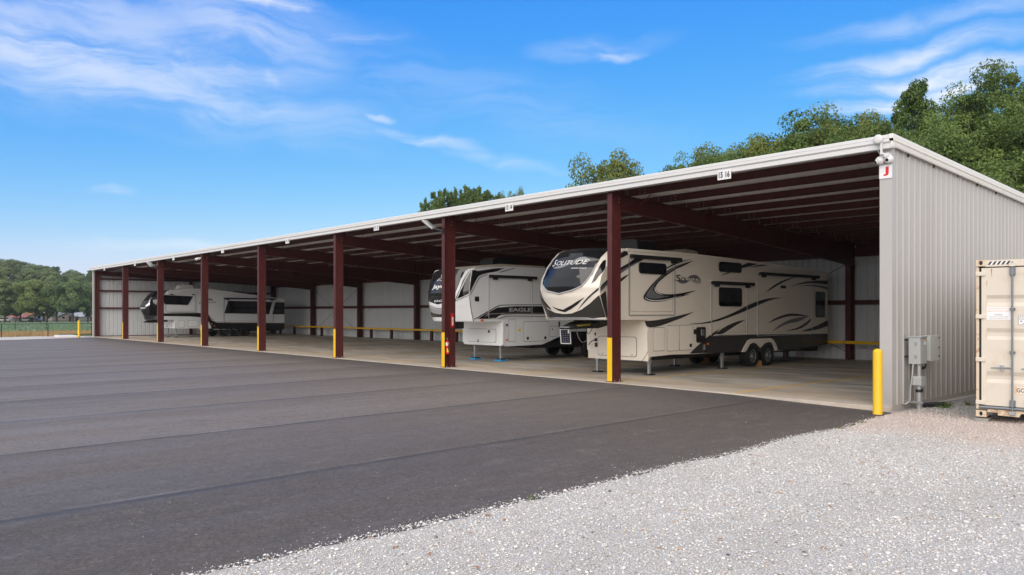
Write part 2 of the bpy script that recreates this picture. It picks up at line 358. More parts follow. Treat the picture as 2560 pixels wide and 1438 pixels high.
# traced outlines of the campers' graphics, in metres: (y, z) on a side, (x, z) on a front cap
DATA = {
'sol_side': [["k", [[4.65, 3.627], [4.318, 3.589], [3.963, 3.52], [3.644, 3.437], [3.316, 3.311], [3.316, 3.264], [3.587, 3.361], [3.905, 3.462], [4.259, 3.556]]], ["k", [[4.741, 3.59], [4.318, 3.5], [3.876, 3.39], [3.544, 3.294], [3.274, 3.183], [3.022, 3.051], [2.746, 2.882], [2.475, 2.681], [2.287, 2.526], [2.181, 2.407], [2.175, 2.34], [2.274, 2.283], [2.475, 2.246], [2.801, 2.237], [3.189, 2.267], [3.615, 2.34], [4.052, 2.412], [4.559, 2.512], [4.17, 2.47], [4.925, 2.629], [4.559, 2.592], [4.022, 2.512], [3.587, 2.482], [3.218, 2.482], [2.966, 2.512], [2.815, 2.569], [2.76, 2.653], [2.801, 2.739], [2.911, 2.843], [3.105, 2.951], [3.302, 3.06], [3.731, 3.248], [3.963, 3.327], [4.318, 3.429]]], ["g", [[4.378, 3.494], [3.876, 3.373], [3.544, 3.273], [3.274, 3.142], [3.022, 3.009], [2.746, 2.831], [2.529, 2.665], [2.367, 2.527], [2.287, 2.425], [2.367, 2.376], [2.61, 2.329], [2.911, 2.341], [3.189, 2.387], [3.472, 2.425], [3.189, 2.425], [2.856, 2.459], [2.67, 2.549], [2.61, 2.633], [2.691, 2.753], [2.911, 2.912], [3.161, 3.056], [3.587, 3.234], [3.905, 3.36]]], ["k", [[2.583, 2.717], [2.719, 2.821], [2.966, 2.888], [3.105, 2.968], [3.022, 2.928], [2.719, 2.864], [2.529, 2.732], [2.367, 2.594], [2.34, 2.544]]], ["w", [[2.22, 2.404], [2.314, 2.342], [2.583, 2.286], [2.911, 2.29], [3.302, 2.328], [3.731, 2.385], [4.14, 2.456], [3.731, 2.364], [3.302, 2.304], [2.911, 2.266], [2.569, 2.262], [2.287, 2.325]]], ["w", [[2.746, 2.72], [2.697, 2.635], [2.752, 2.542], [2.917, 2.482], [3.189, 2.447], [2.925, 2.506], [2.795, 2.558], [2.746, 2.636]]], ["k", [[0.236, 2.657], [0.493, 2.823], [1.089, 3.211], [1.454, 3.353], [1.788, 3.524], [2.154, 3.591], [2.448, 3.597], [2.154, 3.491], [1.892, 3.388], [1.556, 3.251], [1.103, 3.05], [0.493, 2.686], [0.253, 2.51]]], ["g", [[0.245, 2.589], [0.493, 2.754], [1.089, 3.13], [1.505, 3.281], [1.892, 3.429], [2.367, 3.571], [1.918, 3.401], [1.531, 3.245], [1.103, 3.074], [0.493, 2.72], [0.253, 2.544]]], ["d", [[1.103, 2.893], [1.303, 2.98], [1.531, 3.053], [1.328, 2.916], [1.103, 2.788]]], ["d", [[0.236, 2.397], [0.476, 2.537], [0.51, 2.332], [0.527, 2.047], [0.545, 1.761], [0.493, 1.784], [0.356, 2.103]]], ["d", [[2.229, 1.661], [2.68, 1.671], [3.298, 1.729], [4.45, 1.883], [4.789, 1.947], [4.214, 1.769], [3.605, 1.634], [2.957, 1.492], [2.361, 1.451]]], ["k", [[7.539, 3.534], [8.083, 3.686], [8.856, 3.682], [8.291, 3.564], [7.539, 3.442]]], ["k", [[8.015, 3.479], [8.928, 3.654], [9.622, 3.637], [8.928, 3.582]]], ["k", [[6.272, 3.128], [6.685, 3.274], [6.892, 3.274]]], ["k", [[4.471, 1.551], [5.32, 1.577], [6.24, 1.71], [7.206, 1.941], [8.015, 2.182], [8.928, 2.377], [9.66, 2.455], [10.417, 2.465], [9.585, 2.385], [8.714, 2.187], [7.878, 1.978], [6.944, 1.778], [5.929, 1.589], [5.023, 1.538]]], ["k", [[5.32, 1.023], [5.805, 1.222], [6.24, 1.384], [5.929, 1.167], [5.44, 1.003]]], ["d", [[5.929, 1.192], [6.557, 1.44], [7.206, 1.596], [7.843, 1.664], [7.206, 1.469], [6.621, 1.261], [6.366, 1.183]]], ["d", [[9.109, 2.608], [9.66, 2.887], [10.494, 3.142], [11.525, 3.272], [10.65, 3.107], [9.959, 2.894]]], ["k", [[10.885, 2.887], [11.852, 3.079], [12.863, 3.168], [13.921, 3.197], [13.921, 3.027], [12.863, 3.064], [11.852, 3.018]]], ["g", [[11.363, 2.906], [12.436, 3.004], [13.298, 2.991], [13.921, 2.942], [13.921, 2.823], [13.298, 2.907], [12.436, 2.95]]], ["k", [[9.291, 1.51], [9.884, 1.729], [10.806, 1.883], [11.606, 1.862], [12.479, 1.758], [11.606, 1.782], [10.806, 1.784], [10.035, 1.67]]], ["g", [[9.585, 1.211], [10.263, 1.512], [11.203, 1.703], [12.352, 1.771], [11.606, 1.56], [10.806, 1.507], [10.187, 1.376]]], ["d", [[10.572, 1.233], [11.444, 1.32], [12.1, 1.515], [12.563, 1.696], [12.521, 1.573], [12.017, 1.353], [11.283, 1.242]]], ["k", [[11.77, 1.202], [12.777, 1.343], [13.921, 1.604], [13.921, 1.371], [13.21, 1.254], [12.352, 1.193]]], ["g", [[3.847, 2.934], [3.949, 2.856], [4.14, 2.823], [4.318, 2.848], [4.468, 2.911], [4.498, 2.938]]], ["g", [[4.438, 3.025], [4.559, 3.1], [4.757, 3.134], [4.941, 3.113], [5.08, 3.027]]], ["G", [[4.68, 2.886], [5.143, 2.898], [5.143, 2.862], [4.864, 2.849]]], ["k", [[1.093, 3.478], [1.093, 3.601], [1.19, 3.674], [1.315, 3.716], [1.429, 3.709], [1.47, 3.62], [1.278, 3.549]]]],
'sol_skirt': [["d", [[13.921, 1.065], [7.878, 1.14], [5.744, 1.171], [5.38, 1.022], [4.935, 0.827], [4.529, 0.602], [10.035, 0.483], [13.921, 0.64]]]],
'sol_text': [[3.818, 2.911], [5.127, 2.916], [3.818, 3.077]],
'sol_cap': [["glass", [[-9.689, 3.692], [-9.225, 3.792], [-8.754, 3.798], [-8.403, 3.744], [-8.314, 3.654], [-8.319, 3.494], [-8.324, 3.293], [-8.316, 3.006], [-8.419, 2.796], [-8.538, 2.658], [-8.833, 2.55], [-9.316, 2.461], [-9.796, 2.552], [-9.939, 2.637], [-10.139, 2.772], [-10.074, 2.991], [-10.069, 3.253], [-9.968, 3.398], [-9.814, 3.557]]], ["glass", [[-8.289, 2.725], [-8.243, 2.934], [-8.238, 3.166], [-8.242, 3.293], [-8.235, 3.403], [-8.193, 3.421], [-8.098, 3.183], [-8.117, 3.04], [-8.195, 2.828]]], ["d", [[-10.294, 1.933], [-10.537, 2.277], [-10.537, 2.668], [-10.437, 2.356], [-10.198, 2.185], [-10.042, 2.018], [-9.677, 1.908], [-9.32, 1.872], [-9.005, 1.891], [-8.67, 1.996], [-8.388, 2.17], [-8.118, 2.411], [-8.108, 2.308], [-8.105, 2.1], [-8.097, 1.909], [-8.092, 1.783], [-8.528, 1.733], [-9.941, 1.724], [-10.253, 1.738]]], ["k", [[-9.777, 2.108], [-9.521, 2.034], [-9.305, 1.998], [-8.925, 2.138], [-8.482, 2.353], [-8.728, 2.155], [-8.99, 2.015], [-9.262, 1.926], [-9.534, 1.98]]], ["k", [[-8.799, 1.97], [-8.63, 2.136], [-8.373, 2.378], [-8.111, 2.628], [-8.124, 2.55], [-8.29, 2.395], [-8.508, 2.206]]], ["g", [[-8.743, 2.014], [-8.607, 2.136], [-8.349, 2.361], [-8.218, 2.481], [-8.313, 2.369], [-8.508, 2.223]]], ["k", [[-10.512, 2.913], [-10.344, 2.564], [-10.126, 2.27], [-9.869, 2.052], [-9.853, 1.981], [-10.222, 2.151], [-10.534, 2.423]]], ["w", [[-9.941, 1.776], [-8.589, 1.782], [-8.456, 1.759], [-8.11, 1.716], [-8.11, 1.702], [-9.941, 1.724], [-10.204, 1.739], [-10.19, 1.8]]]],
'sol_cap_swirl': [["g", [[-9.712, 3.242], [-9.556, 3.197], [-9.326, 3.205], [-9.115, 3.278], [-8.968, 3.355], [-8.797, 3.394], [-8.615, 3.407], [-8.494, 3.395], [-8.58, 3.479], [-8.677, 3.517], [-8.823, 3.503], [-8.932, 3.444], [-9.08, 3.387], [-9.28, 3.322], [-9.494, 3.259]]]],
'sol_cap_text': [[[-9.74, 3.271], [-8.443, 3.268], [-9.745, 3.458]], [[-8.912, 3.18], [-8.48, 3.147], [-8.919, 3.22]]],
'eag_side': [["k", [[1.902, 3.505], [2.073, 3.494], [2.154, 3.462], [3.062, 3.607], [3.482, 3.623], [3.062, 3.473], [2.645, 3.42], [2.262, 3.319], [2.141, 3.217], [1.953, 2.925], [1.793, 2.642], [1.78, 2.777], [1.806, 3.025], [1.859, 3.296]]], ["w", [[1.798, 2.636], [1.953, 2.894], [2.141, 3.197], [2.276, 3.299], [2.645, 3.401], [2.645, 3.38], [2.289, 3.272], [2.167, 3.176], [1.979, 2.874], [1.822, 2.616]]], ["k", [[1.812, 2.591], [1.993, 2.864], [2.176, 3.164], [2.303, 3.264], [2.645, 3.368], [2.645, 3.355], [2.316, 3.248], [2.197, 3.152], [2.006, 2.852], [1.828, 2.571]]], ["k", [[3.207, 3.458], [3.985, 3.648], [4.095, 3.652], [3.292, 3.448]]], ["k", [[1.769, 2.611], [1.785, 2.611], [1.788, 2.384], [1.881, 1.908], [1.974, 1.572], [1.953, 1.572], [1.854, 1.908], [1.764, 2.384]]], ["k", [[2.151, 1.676], [2.704, 1.926], [3.271, 2.157], [6.44, 2.174], [6.44, 1.841], [3.399, 1.846], [3.207, 1.782], [2.996, 1.671]]], ["k", [[1.97, 1.661], [2.704, 1.983], [3.08, 2.15], [3.378, 2.225], [6.44, 2.246], [6.44, 2.222], [3.399, 2.2], [3.102, 2.124], [2.725, 1.951], [2.042, 1.661]]], ["G", [[2.497, 1.753], [2.704, 1.894], [5.766, 1.892], [5.766, 1.879], [2.829, 1.878]]], ["k", [[3.186, 1.663], [3.421, 1.772], [3.897, 1.789], [6.44, 1.755], [6.44, 1.734], [3.897, 1.763], [3.442, 1.742], [3.25, 1.663]]], ["k", [[6.055, 0.677], [6.738, 0.885], [6.738, 0.843], [6.168, 0.674]]]],
'eag_text': [[3.744, 1.942], [4.917, 1.953], [3.744, 2.088]],
'eag_cap': [["glass", [[-17.746, 3.492], [-17.331, 3.57], [-16.915, 3.599], [-16.644, 3.602], [-16.391, 3.599], [-16.092, 3.562], [-16.064, 3.509], [-16.12, 3.489], [-16.158, 3.299], [-16.196, 3.006], [-16.235, 2.736], [-16.284, 2.57], [-16.313, 2.364], [-16.535, 2.282], [-16.899, 2.243], [-17.062, 2.219], [-17.361, 2.278], [-17.955, 2.372], [-17.794, 2.594], [-17.827, 2.81], [-17.993, 3.143], [-17.92, 3.337]]], ["glass", [[-16.221, 2.415], [-16.151, 2.591], [-16.083, 2.86], [-16.03, 3.151], [-16.005, 3.298], [-15.958, 3.483], [-15.959, 3.498], [-15.935, 3.298], [-15.918, 3.026], [-15.905, 2.777], [-15.913, 2.611], [-16.04, 2.518]]], ["k", [[-16.288, 2.312], [-16.249, 2.446], [-16.151, 2.756], [-16.113, 3.048], [-16.06, 3.298], [-15.98, 3.498], [-15.973, 3.492], [-16.046, 3.288], [-16.087, 3.037], [-16.14, 2.746], [-16.235, 2.425], [-16.267, 2.339], [-16.068, 2.462], [-15.909, 2.56], [-15.909, 2.545], [-16.068, 2.442]]], ["d", [[-17.998, 1.983], [-17.533, 1.886], [-17.114, 1.845], [-16.685, 1.908], [-16.453, 1.981], [-16.529, 1.745], [-17.146, 1.739], [-18.049, 1.734]]], ["g", [[-17.958, 2.167], [-17.409, 2.067], [-17.021, 2.024], [-16.624, 2.064], [-16.407, 2.126], [-16.453, 1.981], [-16.685, 1.908], [-17.114, 1.845], [-17.533, 1.886], [-17.99, 1.983]]], ["k", [[-17.949, 2.231], [-17.498, 2.131], [-17.139, 2.055], [-16.917, 2.051], [-16.624, 2.085], [-16.407, 2.157], [-16.392, 2.174], [-16.608, 2.106], [-16.902, 2.076], [-17.139, 2.077], [-17.483, 2.152], [-17.949, 2.248]]]],
'eag_cap_text': [[[-17.436, 2.773], [-16.378, 2.8], [-17.538, 2.973]], [[-17.27, 2.305], [-16.363, 2.333], [-17.255, 2.393]]],
'brk_side': [["k", [[2.46, 1.682], [2.446, 2.699], [2.276, 2.996], [2.682, 3.212], [2.845, 3.515], [2.96, 3.607], [2.559, 3.509], [2.219, 2.996], [2.106, 1.682]]], ["k", [[2.444, 2.68], [2.714, 2.315], [2.969, 1.914], [2.714, 1.663], [2.444, 1.664]]], ["k", [[2.902, 1.921], [6.488, 1.905], [6.957, 1.228], [7.273, 1.163], [12.849, 1.032], [12.849, 0.513], [7.273, 0.594], [6.801, 0.601], [6.488, 1.326], [5.901, 1.594], [2.46, 1.652]]], ["w", [[2.969, 1.87], [6.427, 1.893], [6.427, 1.879], [2.969, 1.837]]], ["w", [[6.496, 1.826], [6.548, 1.861], [6.931, 1.143], [8.395, 1.13], [8.395, 1.095], [6.896, 1.101]]], ["w", [[7.75, 1.13], [12.84, 1.049], [12.84, 1.026], [7.75, 1.094]]], ["g", [[6.461, 2.889], [6.6, 3.013], [6.774, 2.98], [6.931, 2.824], [6.739, 2.875], [6.6, 2.856]]]],
'brk_text': [[5.809, 2.574], [7.146, 2.663], [5.809, 2.736]],
'brk_cap': [["glass", [[-55.741, 2.647], [-55.783, 3.013], [-55.804, 3.382], [-55.863, 3.603], [-55.194, 3.684], [-55.114, 3.315], [-54.932, 2.795], [-54.971, 2.462], [-55.355, 2.373]]], ["G", [[-55.012, 2.644], [-55.094, 2.917], [-55.114, 3.284], [-54.953, 3.221], [-54.973, 2.856], [-54.952, 2.613]]], ["G", [[-55.741, 2.284], [-55.173, 2.312], [-54.952, 2.674], [-54.831, 2.553], [-55.133, 2.192], [-55.741, 2.163]]]]
}
CAPS = {'sol': {'xc': -9.32, 'hw': 1.22, 'ye': [(1.7, 0.5), (1.78, 0.49), (2.1, 0.36), (2.37, 0.25), (2.63, 0.21), (2.95, 0.29), (3.19, 0.48), (3.5, 0.8), (3.68, 1.1), (3.79, 1.45)], 'B': [(1.7, 0.42), (2.5, 0.4), (3.0, 0.5), (3.4, 0.65), (3.6, 0.8), (3.79, 1.0)], 'n': 2.5}, 'eag': {'xc': -17.12, 'hw': 1.22, 'ye': [(1.57, 1.95), (1.8, 1.88), (2.2, 1.8), (2.53, 1.77), (2.7, 1.77), (3.13, 1.85), (3.54, 2.0)], 'B': [(1.57, 0.5), (2.2, 0.62), (2.7, 0.62), (3.2, 0.55), (3.54, 0.5)], 'n': 2.6}, 'brk': {'xc': -55.62, 'hw': 1.22, 'ye': [(1.35, 2.75), (1.7, 2.8), (2.1, 2.8), (2.4, 2.75), (2.8, 2.9), (3.2, 3.1), (3.52, 3.4)], 'B': [(1.35, 0.55), (2.1, 0.9), (2.4, 0.9), (3.52, 0.6)], 'n': 1.6}}
# ------------------------------------------------------------------ ground surfaces
def sstep(a, b, x):
    t = min(1, max(0, (x - a) / (b - a))); return t * t * (3 - 2 * t)
def asph_z(x, y): return -0.012 - 0.088 * sstep(-5.0, 0.3, x)
def hill_left(x, y):
    a = min(1, max(0, (-330 - x) / 260)); return 28 * a * a * (3 - 2 * a) * min(1, max(.35, (190 - y) / 130))
def hill_back(x, y): return 7.0 * sstep(24, 60, y) * sstep(-52, -10, x) + 3.0 * sstep(40, 110, y) * sstep(-200, -60, x)
def land_z(x, y):
    return -0.16 - 1.34 * min(1, max(0, (-66 - x) / 190)) + hill_left(x, y) + hill_back(x, y)
def grid_sheet(name, xs, ys, zf, material, keep=None):
    vs = []; idx = {}
    for j, y in enumerate(ys):
        for i, x in enumerate(xs):
            idx[i, j] = len(vs); vs.append((x, y, zf(x, y)))
    fs = []
    for j in range(len(ys) - 1):
        for i in range(len(xs) - 1):
            fs.append((idx[i, j], idx[i + 1, j], idx[i + 1, j + 1], idx[i, j + 1]))
    mb = MB(); mb.add(vs, fs, 0, True)
    return tag(mb.build(name, material), kind='structure')

def nodes_mat(name):
    m = bpy.data.materials.new(name); m.use_nodes = True; t = m.node_tree
    p = t.nodes['Principled BSDF']; tcn = t.nodes.new('ShaderNodeTexCoord')
    def new(ty, **kw):
        n = t.nodes.new(ty)
        for k, v in kw.items(): setattr(n, k, v)
        return n
    def setin(n, i, v):
        if isinstance(v, (int, float, tuple)): n.inputs[i].default_value = v
        else: t.links.new(v, n.inputs[i])
    def noise(scale, detail=5, rough=.55, vec=None, sc=None):
        n = new('ShaderNodeTexNoise'); n.inputs['Scale'].default_value = scale; n.inputs['Detail'].default_value = detail; n.inputs['Roughness'].default_value = rough
        v = vec or tcn.outputs['Object']
        if sc:
            mp = new('ShaderNodeMapping'); mp.inputs['Scale'].default_value = sc; t.links.new(v, mp.inputs[0]); v = mp.outputs[0]
        t.links.new(v, n.inputs['Vector']); return n.outputs['Fac']
    def voro(scale, feat='F1', out='Distance', sc=None):
        n = new('ShaderNodeTexVoronoi', feature=feat); n.inputs['Scale'].default_value = scale
        v = tcn.outputs['Object']
        if sc:
            mp = new('ShaderNodeMapping'); mp.inputs['Scale'].default_value = sc; t.links.new(v, mp.inputs[0]); v = mp.outputs[0]
        t.links.new(v, n.inputs['Vector']); return n.outputs[out]
    def math_(op, a, b=0.0, c=0.0):
        n = new('ShaderNodeMath', operation=op); setin(n, 0, a); setin(n, 1, b); setin(n, 2, c); return n.outputs[0]
    def rng(v, a, b, c=0.0, d=1.0):
        n = new('ShaderNodeMapRange', interpolation_type='SMOOTHSTEP'); setin(n, 0, v)
        for i, q in enumerate((a, b, c, d)): n.inputs[i + 1].default_value = q
        return n.outputs[0]
    def mix(f, a, b):
        n = new('ShaderNodeMix', data_type='RGBA'); setin(n, 'Factor', f)
        for k, v in (('A', a), ('B', b)):
            if isinstance(v, tuple): n.inputs[k].default_value = v + (1,) if len(v) == 3 else v
            else: t.links.new(v, n.inputs[k])
        return n.outputs['Result']
    def xyz():
        n = new('ShaderNodeSeparateXYZ'); t.links.new(tcn.outputs['Object'], n.inputs[0]); return n.outputs
    def bump(h, strength, dist):
        n = new('ShaderNodeBump'); n.inputs['Strength'].default_value = strength; n.inputs['Distance'].default_value = dist
        t.links.new(h, n.inputs['Height']); t.links.new(n.outputs[0], p.inputs['Normal'])
    class K: pass
    k = K(); k.__dict__.update(m=m, t=t, p=p, tcn=tcn, new=new, noise=noise, voro=voro, math=math_, rng=rng, mix=mix, xyz=xyz, bump=bump,
        col=lambda c: t.links.new(c, p.inputs['Base Color']), rough=lambda v: setin(p, 'Roughness', v))
    return k

# asphalt: lanes rolled at right angles to the shed, with seams, scuffs and pale grit
k = nodes_mat('asphalt'); X, Y, Z = k.xyz()
wob = k.math('MULTIPLY', k.math('SUBTRACT', k.noise(0.35, 3), 0.5), 0.22)
lane = k.math('ADD', k.math('ADD', X, k.math('MULTIPLY', Y, 0.035)), wob)
lane = k.math('DIVIDE', k.math('ADD', lane, 2.75 + 3.68 * 40), 3.68)
fr = k.math('FRACT', lane); cell = k.math('FLOOR', lane)
wn = k.new('ShaderNodeTexWhiteNoise', noise_dimensions='1D'); k.t.links.new(cell, wn.inputs['W'])
big = k.noise(0.5, 6, .6, sc=(2.4, .35, 1)); fine = k.noise(62, 5, .85); mid = k.noise(14, 5, .7)
base = k.mix(k.rng(big, .30, .72), (0.152, 0.124, 0.100), (0.215, 0.177, 0.145))
base = k.mix(k.math('MULTIPLY', wn.outputs['Value'], 0.6), base, (0.130, 0.106, 0.087))
grade = k.rng(fr, 0.10, 0.95)
base = k.mix(k.math('MULTIPLY', grade, 0.42), base, (0.255, 0.214, 0.178))
base = k.mix(k.math('MULTIPLY', k.rng(fr, 0.32, 0.02), 0.26), base, (0.085, 0.069, 0.057))
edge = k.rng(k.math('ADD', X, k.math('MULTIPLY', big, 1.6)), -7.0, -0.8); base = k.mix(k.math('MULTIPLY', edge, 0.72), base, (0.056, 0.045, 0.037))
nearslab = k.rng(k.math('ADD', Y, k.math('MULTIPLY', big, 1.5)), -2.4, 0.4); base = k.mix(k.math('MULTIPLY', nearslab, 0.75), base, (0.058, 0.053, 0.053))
seam = k.math('MULTIPLY', k.rng(fr, 0.0, 0.012), k.rng(fr, 0.055, 0.018))
lite = k.math('MULTIPLY', k.rng(fr, 0.97, 0.985), k.rng(fr, 1.0, 0.992))
spk = k.voro(58, out='Color'); ss = k.new('ShaderNodeSeparateColor'); k.t.links.new(spk, ss.inputs[0])
spk2 = k.voro(27, out='Color'); s2 = k.new('ShaderNodeSeparateColor'); k.t.links.new(spk2, s2.inputs[0])
base = k.mix(k.rng(ss.outputs[0], .62, 1.0, 0, .34), base, (0.20, 0.165, 0.148)); base = k.mix(k.rng(ss.outputs[1], .60, 1.0, 0, .60), base, (0.030, 0.026, 0.025))
base = k.mix(k.rng(s2.outputs[0], .72, 1.0, 0, .28), base, (0.20, 0.17, 0.16)); base = k.mix(k.rng(s2.outputs[1], .72, 1.0, 0, .32), base, (0.035, 0.031, 0.030))
base = k.mix(k.rng(fine, .54, .76, 0, .55), base, (0.27, 0.235, 0.215))
base = k.mix(k.rng(fine, .49, .27, 0, .85), base, (0.020, 0.018, 0.018))
base = k.mix(k.rng(mid, .44, .70, 0, .45), base, (0.060, 0.054, 0.052))
patch = k.noise(2.6, 7, .72, sc=(1.6, .6, 1)); base = k.mix(k.rng(patch, .52, .72, 0, .35), base, (0.185, 0.165, 0.155)); base = k.mix(k.rng(patch, .46, .30, 0, .40), base, (0.052, 0.046, 0.044))
base = k.mix(k.math('MULTIPLY', seam, k.rng(k.noise(.8, 4), .30, .62, .35, .9)), base, (0.042, 0.039, 0.040))
base = k.mix(k.math('MULTIPLY', lite, k.rng(k.noise(.5, 3), .45, .66, 0, .28)), base, (0.29, 0.28, 0.28))
scuff = k.noise(1.1, 8, .7, sc=(1.5, .5, 1)); base = k.mix(k.rng(scuff, .66, .80, 0, .30), base, (0.22, 0.21, 0.21))
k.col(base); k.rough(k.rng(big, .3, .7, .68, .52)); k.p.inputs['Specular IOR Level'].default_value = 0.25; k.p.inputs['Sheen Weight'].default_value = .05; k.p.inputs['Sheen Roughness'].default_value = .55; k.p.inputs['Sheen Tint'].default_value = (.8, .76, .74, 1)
k.bump(k.math('ADD', fine, k.math('MULTIPLY', seam, -1.5)), 0.55, 0.006); M['asphalt'] = k.m
EDGE = [(0.10, -0.20), (0.27, -1.96), (0.36, -2.89), (0.30, -3.7), (0.27, -4.3), (0.33, -5.43), (0.41, -6.36), (0.41, -7.79), (0.44, -9.4), (0.48, -10.54), (0.50, -11.46), (0.48, -12.44), (0.46, -13.13), (0.49, -13.67), (0.5, -14.06), (0.5, -60)]
def edge_x(y):
    for (x0, y0), (x1, y1) in zip(EDGE, EDGE[1:]):
        if y1 <= y <= y0: return x1 + (x0 - x1) * (y - y1) / (y0 - y1)
    return EDGE[0][0] if y > EDGE[0][1] else EDGE[-1][0]
ys = [-60, -45, -34, -26, -20] + [-17 + .25 * i for i in range(0, 68)] + [-0.125]
vs = []; fs = []; rows = 15
for y in ys:
    xe = edge_x(y) + 0.10; xl = -57.3 - max(0, (y + 6) * 0.42 if y > -6 else 0)
    for i in range(rows):
        a = (i / (rows - 1)); x = xl + (xe - xl) * (1 - (1 - a) ** 2.2)
        vs.append((x, y, asph_z(x, y)))
for j in range(len(ys) - 1):
    for i in range(rows - 1): fs.append((j * rows + i, j * rows + i + 1, (j + 1) * rows + i + 1, (j + 1) * rows + i))
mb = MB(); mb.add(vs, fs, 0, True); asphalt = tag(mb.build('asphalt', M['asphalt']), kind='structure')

# concrete floor of the shed
k = nodes_mat('concrete_floor'); X, Y, Z = k.xyz()
n1 = k.noise(0.8, 7, .62, sc=(.4, 1.3, 1)); n2 = k.noise(1.9, 9, .72, sc=(.35, 1.2, 1)); n3 = k.noise(60, 3)
base = k.mix(k.rng(n1, .40, .60), (0.32, 0.295, 0.26), (0.55, 0.52, 0.47))
base = k.mix(k.rng(n2, .54, .76, 0, .72), base, (0.165, 0.148, 0.128))
clay = k.math('MULTIPLY', k.rng(Y, 3.6, 0.05), k.rng(n1, .38, .62, .35, 1)); base = k.mix(k.math('MULTIPLY', clay, .75), base, (0.54, 0.40, 0.26))
pale = k.math('MULTIPLY', k.rng(Y, 1.1, -0.1), k.rng(n2, .32, .58, .25, 1)); base = k.mix(k.math('MULTIPLY', pale, .70), base, (0.66, 0.60, 0.52))
clay2 = k.rng(k.noise(.35, 6, .7), .48, .66, 0, .65); base = k.mix(clay2, base, (0.47, 0.37, 0.26))
base = k.mix(k.rng(n3, .4, .75, 0, .18), base, (0.15, 0.14, 0.13))
jx = k.math('FRACT', k.math('DIVIDE', k.math('ADD', X, 3.81 + 7.62 * 20), 7.62)); jl = k.rng(k.math('ABSOLUTE', k.math('SUBTRACT', jx, .5)), .0016, .0007)
base = k.mix(k.math('MULTIPLY', jl, .7), base, (0.08, 0.075, 0.07))
k.col(base); k.rough(k.rng(n1, .3, .7, .62, .42)); k.bump(n3, .15, .004); M['concrete'] = k.m
mb = MB(); mb.box(-61.3, -0.02, -0.125, 15.35, -0.30, 0.0)
floor = tag(mb.build('concrete_floor', M['concrete'], bevel=0.008), kind='structure')
for i in range(15):
    x = -3.81 * (i + 1) + (0.17 if i == 0 else 0.0)
    mb = MB(); mb.box(x - .05, x + .05, 0.55 if i % 2 else 0.05, 13.9, 0.0005, 0.004); mb.build('parking_line', M['yellow_line'], floor)

# gravel apron: one sheet with relief, its loose stones on top of it
k = nodes_mat('gravel_bed'); X, Y, Z = k.xyz()
v1 = k.voro(95); vc = k.voro(95, out='Color'); n1 = k.noise(.7, 7, .65); n2 = k.noise(4.5, 6, .7)
sep = k.new('ShaderNodeSeparateColor'); k.t.links.new(vc, sep.inputs[0])
base = k.mix(sep.outputs[0], (0.50, 0.485, 0.465), (0.78, 0.765, 0.745))
base = k.mix(k.rng(sep.outputs[1], .86, .93), base, (0.50, 0.36, 0.24))
base = k.mix(k.rng(n2, .55, .74, 0, .55), base, (0.28, 0.27, 0.26))
pink = k.math('MULTIPLY', k.rng(k.math('ADD', Y, k.math('MULTIPLY', k.math('SUBTRACT', n1, .5), 2.4)), -3.5, -2.6), k.rng(Y, 1.2, -.3))
base = k.mix(k.math('MULTIPLY', pink, .8), base, k.mix(sep.outputs[0], (0.50, 0.41, 0.355), (0.74, 0.65, 0.60)))
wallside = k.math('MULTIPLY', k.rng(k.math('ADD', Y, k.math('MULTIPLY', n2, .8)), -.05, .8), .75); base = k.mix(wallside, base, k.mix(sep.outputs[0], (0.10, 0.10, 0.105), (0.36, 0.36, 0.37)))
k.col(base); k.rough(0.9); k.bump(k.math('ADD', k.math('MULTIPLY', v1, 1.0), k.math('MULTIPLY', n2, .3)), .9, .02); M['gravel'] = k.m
def grav_z(x, y): return -0.092 + 0.010 * math.sin(x * 1.9 + y * .7) * math.sin(y * 1.3 - x * .5) - 0.05 * sstep(0.3, 5, y)
gy = [-60, -40, -28, -22] + [-18 + .12 * i for i in range(0, 157)] + [1.2, 2.2, 4, 8, 14, 24]
gx = [0, .04, .12, .3, .6, 1.0, 1.5, 2.1, 2.8, 3.6, 4.6, 6, 8, 12, 20, 36]
vs = []; fs = []
rr = random.Random(3); wobv = 0
for y in gy:
    wobv = wobv * .55 + rr.uniform(-.035, .035)
    x0 = edge_x(y) + wobv if y < -.2 else -0.04
    for i, g in enumerate(gx):
        x = x0 + g; z = grav_z(x, y) + (-0.006 if i == 0 else (.014 * math.exp(-g * 2)))
        if i == 0 and y < -.2: z = asph_z(x, y) - .012
        vs.append((x, y, z))
for j in range(len(gy) - 1):
    for i in range(len(gx) - 1): fs.append((j * len(gx) + i, j * len(gx) + i + 1, (j + 1) * len(gx) + i + 1, (j + 1) * len(gx) + i))
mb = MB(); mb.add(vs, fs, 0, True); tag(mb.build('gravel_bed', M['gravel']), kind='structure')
# strip of gravel beyond the far end of the asphalt
mb = MB(); n = 30
vs = []; fs = []
for i in range(n):
    y = -60 + 84 * i / (n - 1)
    for x in (-66.5 + .5 * math.sin(y * .7), -62, -57.0 if y < -0.2 else -61.1): vs.append((x, y, -0.03 if x > -60 and y < -.2 else -0.05))
for i in range(n - 1):
    for j in range(2): fs.append((i * 3 + j, i * 3 + j + 1, i * 3 + j + 4, i * 3 + j + 3))
mb.add(vs, fs, 0); tag(mb.build('gravel_strip', M['gravel']), kind='structure')

